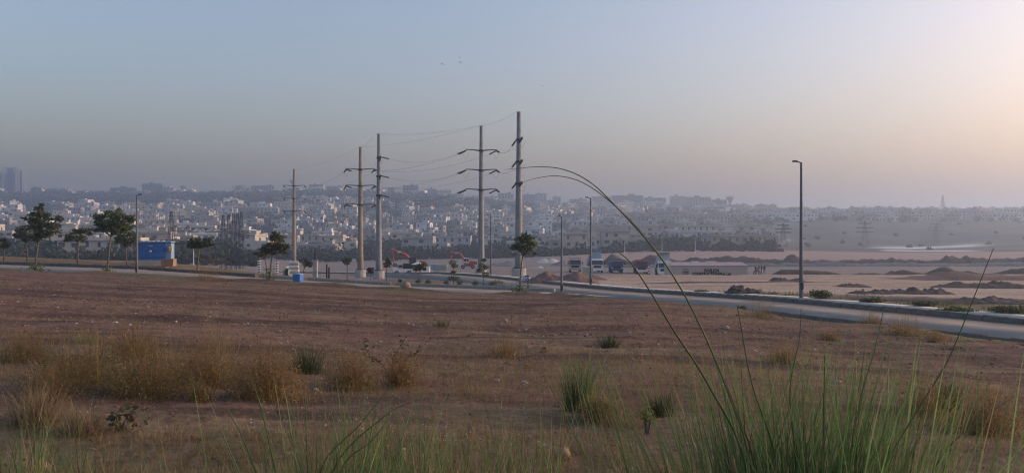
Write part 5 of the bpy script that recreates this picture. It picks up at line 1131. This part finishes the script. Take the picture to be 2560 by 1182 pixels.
tussock(768, 930, 88, 120, 'dense dark green spiky tussock between two brown bushes', GRD[:3], 420, .75, 1, .007)
tussock(1524, 856, 50, 66, 'green spiky tussock alone in mid-lot below the container', GRD, 300, .9, 2, .011)
tussock(1448, 1015, 150, 135, 'tall upright green tussock in the lot centre with stalks', GR + GRD[:2], 330, .42, 3, .007, dry=90, bend=.4)
tussock(1652, 1027, 78, 80, 'low green tussock left of the big grass clump', GRD, 300, .75, 4, .007, dry=60)
tussock(2368, 1004, 85, 90, 'green tussock at right beside brown scrub', GRD, 320, .6, 5, .008, dry=50)
tussock(1105, 812, 26, 60, 'small flattened green tuft in mid-lot below the topiaries', GRD, 130, 1.2, 6, .014, dry=60)
tussock(1358, 880, 18, 34, 'tiny dry-green tuft in mid-lot left of lone tussock', GRD, 80, .9, 7, .009, dry=40)
tussock(215, 868, 40, 70, 'small green spiky tuft at left edge of the brown scrub', GR, 150, .8, 8, .01, dry=60)
tussock(545, 880, 95, 120, 'wispy straw-coloured grass with tall thin stalks', ST, 230, .8, 9, .005, 'dry_grass', group='dry grass tufts')
tussock(95, 1085, 130, 150, 'sprawling straw heap of dry grass at lower left', ST, 620, 1.2, 10, .006, 'dry_grass', bend=1.1, group='dry grass tufts')
tussock(205, 1105, 100, 150, 'flattened dry grass left of the big-leaved plant', ST, 460, 1.35, 11, .006, 'dry_grass', bend=.9, group='dry grass tufts')
tussock(1180, 985, 45, 150, 'thin arching dry grass right of the brown bushes', ST, 220, 1.2, 12, .005, 'dry_grass', group='dry grass tufts')
tussock(1560, 1050, 55, 220, 'spread of short dry grass left of big green clump', ST + BR, 520, 1.1, 13, .005, 'dry_grass', group='dry grass tufts')
def bush(px, py, hp, wp, label, cols, n, seed, name='dry_bush', stemc=BR, group='brown dry bushes on the lot', ls=.03):
    r = np.random.default_rng(seed); d = d_at(px, py); k = d / F; p = gp(px, d); h = hp * k * 1.15; W = wp * k * .62
    t = thing(name, label, 'bush', p, group=group)
    ns = 260; az = r.uniform(0, 2 * np.pi, ns); B = r.normal(0, W * .22, (ns, 3)); B[:, 2] = -.02
    V, Fq, c_ = blades(B, np.hypot(h, W) * r.uniform(.5, .95, ns), az, r.uniform(0, .95, ns), r.uniform(-.2, .5, ns), .006 * np.ones(ns), 4, stemc, r); tag(npmesh('stems', V, Fq, m_grass, c_, t), kind='stuff')
    q = r.normal(0, 1, (n, 3)); q /= np.linalg.norm(q, axis=1)[:, None]; q[:, 2] = np.abs(q[:, 2]); q *= (r.uniform(.1, 1, n) ** .5)[:, None]
    lum = 1 + .5 * fbm(q[:, 0] * 3 + seed, q[:, 1] * 3 + q[:, 2] * 2, 3, seed)
    q = q * lum[:, None] * np.array([W, W * .8, h * .9]); V, Fq, c_ = leaf_cloud(q, ls, cols, r, 1.5, 3.2); tag(npmesh('twigs', V, Fq, m_grass, c_, t), kind='stuff')
    return t
bush(662, 1000, 128, 185, 'large rounded rust-brown bush left of dark tussock', BR, 5200, 21)
bush(880, 968, 98, 130, 'rounded brown bush right of the dark tussock', BR + ST[:1], 3000, 22)
bush(1003, 962, 92, 95, 'thin reddish-brown bush behind leafy branches', BR + ST[:1], 1500, 23)
bush(205, 975, 85, 260, 'wide olive-brown bush at left', OL, 4200, 24); bush(370, 1000, 95, 250, 'wide golden-brown bush right of the wide olive bush', OL + BR[:2], 4600, 25)
bush(505, 965, 90, 180, 'golden-brown bush behind small yellow shrublet', OL + BR[:2], 3400, 26); bush(60, 905, 45, 170, 'low olive scrub at left picture edge', OL, 2200, 27); bush(330, 905, 45, 200, 'low dark olive scrub behind the golden bush', OL + GRD[:2], 2200, 28)
bush(502, 1012, 46, 72, 'small yellow-brown shrublet before the golden bush', [(.28, .2, .08), (.33, .24, .10)], 900, 29, ls=.022); bush(1500, 1035, 60, 130, 'olive mound beside the tall upright tussock', OL + ST[:1], 2200, 30)
bush(2310, 1010, 90, 130, 'dull brown scrub right of big clump beside tussock', OL + BR, 1800, 31); bush(2460, 1060, 120, 220, 'wide brown scrub at the lower right edge', OL + BR, 3600, 32); bush(130, 1010, 60, 150, 'low brown scrub behind sprawling straw', OL + BR, 1800, 33)
bush(1960, 905, 28, 110, 'low yellowish scrub mid-lot behind big grass clump', OL + ST, 900, 34); bush(1260, 890, 0.1 + 14, 120, 'flat straw mat in the lot centre', ST, 700, 35)
for i, (px, py, w_, h_, l) in enumerate(((2075, 850, 60, 22, 'matted brown grass clod right of mid lot'), (2340, 860, 90, 26, 'matted brown grass clod below the road gap'), (2180, 818, 80, 16, 'matted straw clod just below the near kerb'), (1900, 790, 120, 14, 'low green-brown scrub strip along near road edge'), (2260, 840, 140, 16, 'low green scrub strip along the near kerb'), (520, 705, 160, 9, 'low green grass strip beside near road edge at left'))):
    bush(px, py, h_, w_, l, OL + GRD[:3] if 'green' in l else ST + BR, 900, 45 + i, 'matted_scrub', group='low matted scrub', ls=.05)
# leafy branching shrub and big-leaved plant
def leafy(px, py, branches, label, name, cols, leaf, nl, seed, grp=None):
    r = np.random.default_rng(seed); d = d_at(px, py); k = d / F; p = gp(px, d); t = thing(name, label, 'plant', p, group=grp); mb = MB(); LP = []
    for br in branches:
        pts = [((a - px) * k, r.normal(0, .05), EYE - (b - CY) * k - p.z) for a, b in br]; mb.tube([(0, 0, -.05)] + pts, [.014] + [.009] * (len(pts) - 1) + [.004], 5)
        for i in range(nl):
            f_ = r.uniform(0.15, 1) * (len(pts) - 1); j = min(int(f_), len(pts) - 2); q = Vector(pts[j]).lerp(Vector(pts[j + 1]), f_ - j); LP.append(q + Vector(r.normal(0, leaf * .7, 3)))
    mb.build('stem', m_bark, t)
    for i, q in enumerate(LP):
        V, Fq, c_ = leaf_cloud(np.array([[0, 0, 0.]]), leaf, cols, r, .8, 1.5); o = npmesh('leaf', V, Fq, m_leaf, c_, t, loc=q)
    return t
leafy(985, 945, [[(980, 915), (985, 890), (1003, 862), (1012, 843)], [(960, 910), (925, 890), (915, 870), (905, 842)], [(1000, 910), (1030, 885), (1045, 880)]], 'dark leafy branching shrub rising from the brown bush', 'leafy_shrub', [(.06, .065, .03), (.09, .075, .035), (.045, .05, .025), (.13, .10, .05)], .045, 45, 51)
leafy(307, 1098, [[(300, 1060), (290, 1035), (285, 1030)], [(310, 1055), (320, 1035), (345, 1015)], [(285, 1065), (275, 1060)], [(325, 1060), (335, 1055)]], 'big-leaved dark green plant at lower left', 'broadleaf_plant', [(.05, .07, .03), (.07, .085, .04), (.10, .07, .04)], .06, 16, 52)
leafy(1617, 1070, [[(1612, 1045), (1605, 1030)], [(1622, 1048), (1628, 1032)], [(1617, 1040), (1617, 1028)]], 'yellow-green weed below the low green tussock', 'yellow_weed', [(.20, .19, .05), (.15, .15, .045)], .045, 28, 53)
# big near clumps of reed grass
def ribbon_path(mb, pts, w0, w1):
    n = len(pts); mb.tube(pts, [w0 + (w1 - w0) * i / (n - 1) for i in range(n)], 5)
def big_clump(cxp, d, spread, tips, n_stuff, label, seed, hmax, w=.011, cols=GR, nparts=40, lean=.42, stalks=25):
    r = np.random.default_rng(seed); x = xof(cxp, d); p = Vector((x, d, gz(x, d))); t = thing('reed_grass', label, 'grass', p, group='clumps of tall reed grass near the camera')
    def mk(n, nm, wmul, cc, stuff):
        B = np.zeros((n, 3)); B[:, 0] = r.normal(0, spread * .42, n); B[:, 1] = r.normal(0, spread * .22, n); B[:, 2] = -.04
        out = np.clip(B[:, 0] / spread, -1, 1); az = np.where(r.random(n) < .5 + .45 * out, r.normal(0, .6, n), np.pi + r.normal(0, .6, n))
        L = hmax * r.uniform(.4, 1.0, n) ** .8; ln = np.abs(r.normal(0, lean * .5, n)) + .12 * np.abs(out)
        V, Fq, c_ = blades(B, L, az, ln, r.uniform(.0, .32, n), w * wmul * r.uniform(.6, 1.25, n), 7, cc, r)
        if stuff: tag(npmesh(nm, V, Fq, m_grass, c_, t), kind='stuff')
        else:
            nv = 16; nf = 7
            for i in range(n): npmesh(nm, V[i * nv:(i + 1) * nv], (Fq.reshape(nf, n, 4)[:, i] - i * nv), m_grass, c_[i * nv:(i + 1) * nv], t)
    mk(n_stuff, 'fine_blades', .8, cols, True); mk(nparts, 'blade', 1.15, cols, False); mk(stalks, 'dry_blade', .6, ST, True)
    return t, p
C1, P1 = big_clump(2015, 3.25, .60, None, 1000, 'largest clump of tall green reed grass at lower right', 61, 1.3, w=.016, nparts=110, lean=.42, stalks=110)
def stem(t, p, path, d0, d1, w0, w1, nm='stem', cc=(.085, .10, .04)):
    n = len(path); pts = [at(a, b, d0 + (d1 - d0) * i / (n - 1)) - p for i, (a, b) in enumerate(path)]
    b0 = pts[0]; pts = [Vector((b0.x * .55 + .0, b0.y * .3, 0.0))] + pts
    P = []
    for i in range(len(pts) - 1):   # smooth
        a = pts[max(i - 1, 0)]; b = pts[i]; c_ = pts[i + 1]; e = pts[min(i + 2, len(pts) - 1)]
        for k_ in range(5):
            s = k_ / 5; P.append(.5 * ((2 * b) + (c_ - a) * s + (2 * a - 5 * b + 4 * c_ - e) * s * s + (-a + 3 * b - 3 * c_ + e) * s ** 3))
    P.append(pts[-1]); mb = MB(); ribbon_path(mb, P, w0, w1); return mb.build(nm, mat('reed_stem_%d' % int(cc[0] * 1000), cc, .7, .2, 6), t, True)
stem(C1, P1, [(1880, 1180), (1822, 985), (1735, 782), (1645, 635), (1530, 506), (1470, 452), (1410, 424), (1350, 417), (1296, 421), (1262, 424)], 3.0, 2.7, .0042, .0006)
stem(C1, P1, [(1888, 1180), (1850, 1050), (1775, 865), (1690, 700), (1605, 583), (1530, 508), (1460, 458), (1395, 440), (1335, 447), (1303, 458)], 3.05, 2.75, .0040, .0006)
stem(C1, P1, [(1870, 1180), (1770, 960), (1690, 835), (1620, 720), (1575, 655), (1549, 633)], 2.9, 2.8, .0052, .0015, 'leaf_blade', (.07, .085, .03))
stem(C1, P1, [(2215, 1180), (2310, 1000), (2370, 900), (2430, 755), (2484, 620)], 3.2, 3.3, .0046, .0016, cc=(.07, .06, .035))
stem(C1, P1, [(2120, 1180), (2150, 1000), (2185, 880), (2210, 770)], 3.2, 3.2, .004, .0013, cc=(.13, .115, .06)); stem(C1, P1, [(2330, 1180), (2450, 1050), (2545, 985)], 3.3, 3.3, .004, .0014, cc=(.13, .115, .06)); stem(C1, P1, [(1990, 1180), (1975, 980), (1998, 850), (2003, 770)], 3.2, 3.25, .0045, .0014); stem(C1, P1, [(2055, 1180), (2060, 990), (2062, 880)], 3.2, 3.2, .005, .0016); stem(C1, P1, [(1945, 1180), (1880, 960), (1850, 800), (1842, 760)], 3.1, 3.1, .0048, .0013)
C2, P2_ = big_clump(815, 3.9, .42, None, 210, 'green reed grass clump at bottom centre-left leaning right', 62, 1.0, nparts=34, stalks=30)
for a, b, c_ in (((800, 1180), (900, 1060), (980, 960)), ((830, 1180), (960, 1040), (1030, 1005)), ((770, 1180), (765, 1050), (762, 970)), ((690, 1180), (650, 1010), (622, 940)), ((640, 1180), (600, 1080), (565, 1020)), ((850, 1182), (930, 1100), (985, 1030))): stem(C2, P2_, [a, b, c_], 3.8, 3.8, .0055, .0013, 'leaf_blade', (.075, .10, .035))
C3_, P3_ = big_clump(1155, 4.1, .35, None, 110, 'sparser yellow-green reed grass right of bottom-centre clump', 63, .8, w=.008, cols=GR[:2] + [(.16, .15, .07)], nparts=20, stalks=60)
C4, P4_ = big_clump(90, 4.1, .5, None, 120, 'thin green grass along the bottom left corner', 64, .62, w=.007, cols=GR + [(.14, .13, .06)], nparts=16, stalks=50)
C5, P5_ = big_clump(420, 4.2, .4, None, 80, 'thin short green grass at bottom left of the clump', 65, .6, w=.007, cols=GR + [(.14, .13, .06)], nparts=14, stalks=40)
C6, P6_ = big_clump(2480, 3.9, .4, None, 90, 'sparse dry-green grass at the bottom right corner', 66, .6, w=.007, cols=OL, nparts=12, stalks=60)
C7, P7_ = big_clump(1640, 3.9, .35, None, 60, 'few short green blades left of the largest clump', 67, .55, w=.007, cols=GR, nparts=10, stalks=40)
# stones
for i, (px, py, w_, h_, m_, l) in enumerate(((100, 1168, 75, 60, m_rock2, 'pale reddish pointed stone at lower left corner'), (1003, 1135, 42, 42, m_rock2, 'rounded reddish stone among the bottom grass blades'), (1410, 1130, 40, 36, m_rock2, 'rounded reddish stone in straw at bottom centre'), (205, 1172, 60, 16, m_rock3, 'flat grey stone right of pale reddish pointed stone'), (1284, 888, 18, 12, m_rock3, 'small pale stone in mid-lot left of tiny tuft'), (1240, 942, 22, 10, m_rock3, 'flat pale stone on gravel patch in centre'), (1310, 952, 24, 10, m_rock3, 'pair-like flat stone right of the flat pale stone'), (288, 808, 22, 8, m_rock3, 'flat pale stone on bare earth left of wispy grass'), (2092, 940, 28, 14, m_rock, 'grey stone behind the big grass clump'), (1812, 822, 24, 10, m_rock, 'dark flat stone left of low yellowish scrub'), (790, 980, 20, 12, m_rock3, 'small pale stone below the dark tussock'), (1530, 1158, 26, 12, m_rock3, 'small pale stone at the bottom centre'))):
    d = d_at(px, py); k = d / F; p = gp(px, d); rock('stone', l, p + Vector((0, 0, h_ * k * .3)), (w_ * k * .5, w_ * k * .4, h_ * k * .6), m_, 200 + i, 'stone', 'loose stones on the lot', 14)
# uncountable gravel, clods and straw litter
r = np.random.default_rng(91)
def scatter(n, dmin, dmax, pw=1.0):
    d = np.exp(r.uniform(math.log(dmin), math.log(dmax), n)); px = r.uniform(-150, 2710, n); x = (px - CX) / F * d
    ok = d < np.interp(px, EP, ED) - 1.0; return x[ok], d[ok], px[ok]
def pebbles(name, label, n, s0, s1, m, dmin=4, dmax=60, flt=None):
    x, y, px = scatter(n, dmin, dmax)
    if flt is not None: q = flt(x, y); x, y = x[q], y[q]
    z = ground(x, y); n = len(x); s = r.uniform(s0, s1, n) * r.uniform(.4, 1, n) * np.clip(y / 14, .6, 1.6)
    base = np.array([(1, 0, 0), (0, 1, 0), (-1, 0, 0), (0, -1, 0), (0, 0, .62), (0, 0, -.6)]); tri = np.array([(0, 1, 4), (1, 2, 4), (2, 3, 4), (3, 0, 4), (1, 0, 5), (2, 1, 5), (3, 2, 5), (0, 3, 5)])
    V = (base[None] + r.normal(0, .16, (n, 6, 3))) * s[:, None, None] * r.uniform(.6, 1.4, (n, 1, 3)); a = r.uniform(0, 6.28, n); ca, sa = np.cos(a)[:, None], np.sin(a)[:, None]
    V = np.stack([V[..., 0] * ca - V[..., 1] * sa, V[..., 0] * sa + V[..., 1] * ca, V[..., 2]], -1) + np.stack([x, y, z + s * .15], 1)[:, None]
    T = (tri[None] + np.arange(n)[:, None, None] * 6).reshape(-1, 3); c_ = np.repeat(np.array(m)[r.integers(0, len(m), n)] * r.uniform(.75, 1.2, n)[:, None], 6, 0)
    return tag(npmesh(name, V.reshape(-1, 3), T, m_ground, c_), label, 'gravel', kind='stuff')
pebbles('gravel', 'loose pale and grey pebbles strewn over the bare lot', 9000, .008, .035, [(.36, .31, .27), (.28, .24, .22), (.42, .36, .31), (.22, .18, .16)], 4, 40, lambda x, y: (fbm(x / 3, y / 2.2, 3, 51) > .02) | (r.random(len(x)) < .2))
pebbles('soil_clods', 'small brown clods of earth all over the lot', 7000, .012, .045, [(.20, .118, .09), (.23, .135, .10), (.17, .10, .08)], 5, 62)
def litter(name, label, n, l0, l1, cols, dmin, dmax, lean0, w, th, seed, ws=1.0):
    x, y, px = scatter(n, dmin, dmax); nz = fbm(x / 2.6, y / 1.6, 3, seed) + .6 * fbm((x + .06 * y) / 9, (y - .06 * x) / .8, 2, 35); q = (nz > th) | (r.random(len(x)) < .12); x, y = x[q], y[q]; z = ground(x, y); n = len(x)
    V, Fq, c_ = blades(np.stack([x, y, z + .004], 1), r.uniform(l0, l1, n) * np.clip(y / 16, .7, 1.5), r.uniform(0, 6.28, n), r.uniform(lean0, 1.45, n), r.uniform(0, .5, n), w * np.clip(y / 14, .55, 2.6), 2, cols, r)
    return tag(npmesh(name, V, Fq, m_grass, c_), label, 'grass', kind='stuff')
litter('dry_straw', 'dry straw litter lying across the whole lot', 85000, .06, .24, ST + BR[:2], 4.2, 60, .9, .007, .07, 71)
litter('dry_turf', 'short dry standing turf in the foreground', 70000, .08, .24, ST + BR + OL, 4.0, 14, .1, .007, -.01, 72)
litter('green_turf', 'sparse short green weeds near the road edge', 9000, .05, .16, GRD[:3] + OL[:1], 14, 60, .2, .009, .10, 73)

# thin green grass along the bottom of the view
n = 4200; px = r.uniform(-200, 1420, n); y = r.uniform(3.5, 5.4, n); x = (px - CX) / F * y; q = (fbm(x / .8, y / .8, 3, 95) > .10); x, y = x[q], y[q]; n = len(x); z = ground(x, y)
V, Fq, c_ = blades(np.stack([x, y, z], 1), r.uniform(.18, .62, n), r.uniform(0, 6.28, n), r.uniform(0, .45, n), r.uniform(0, .7, n), .006 * np.ones(n), 5, GR + GR + OL + ST[:2], r)
tag(npmesh('foreground_grass', V, Fq, m_grass, c_), 'thin green and straw grass along the bottom left', 'grass', kind='stuff')
# weeds on the far verge beyond the pavement
n = 9000; px = r.uniform(1420, 2700, n); kd_ = 31.9 / (.945 * (px - CX) / F + .325); y = kd_ + r.uniform(.2, 1, n) ** 1.3 * np.interp(px, [1400, 1900, 2050, 2560], [2.5, 3.5, 7, 11]); x = (px - CX) / F * y
q = fbm(x / 2.2, y / 2.0, 3, 88) > -.02; x, y = x[q], y[q]; n = len(x); z = ground(x, y)
V, Fq, c_ = blades(np.stack([x, y, z], 1), r.uniform(.08, .34, n), r.uniform(0, 6.28, n), r.uniform(.1, 1.1, n), r.uniform(0, .6, n), .022 * np.ones(n), 3, GRD[:3] + OL + [(.09, .12, .05)], r)
tag(npmesh('verge_weeds', V, Fq, m_grass, c_), 'low green and brown weeds covering the far verge', 'weeds', kind='stuff')
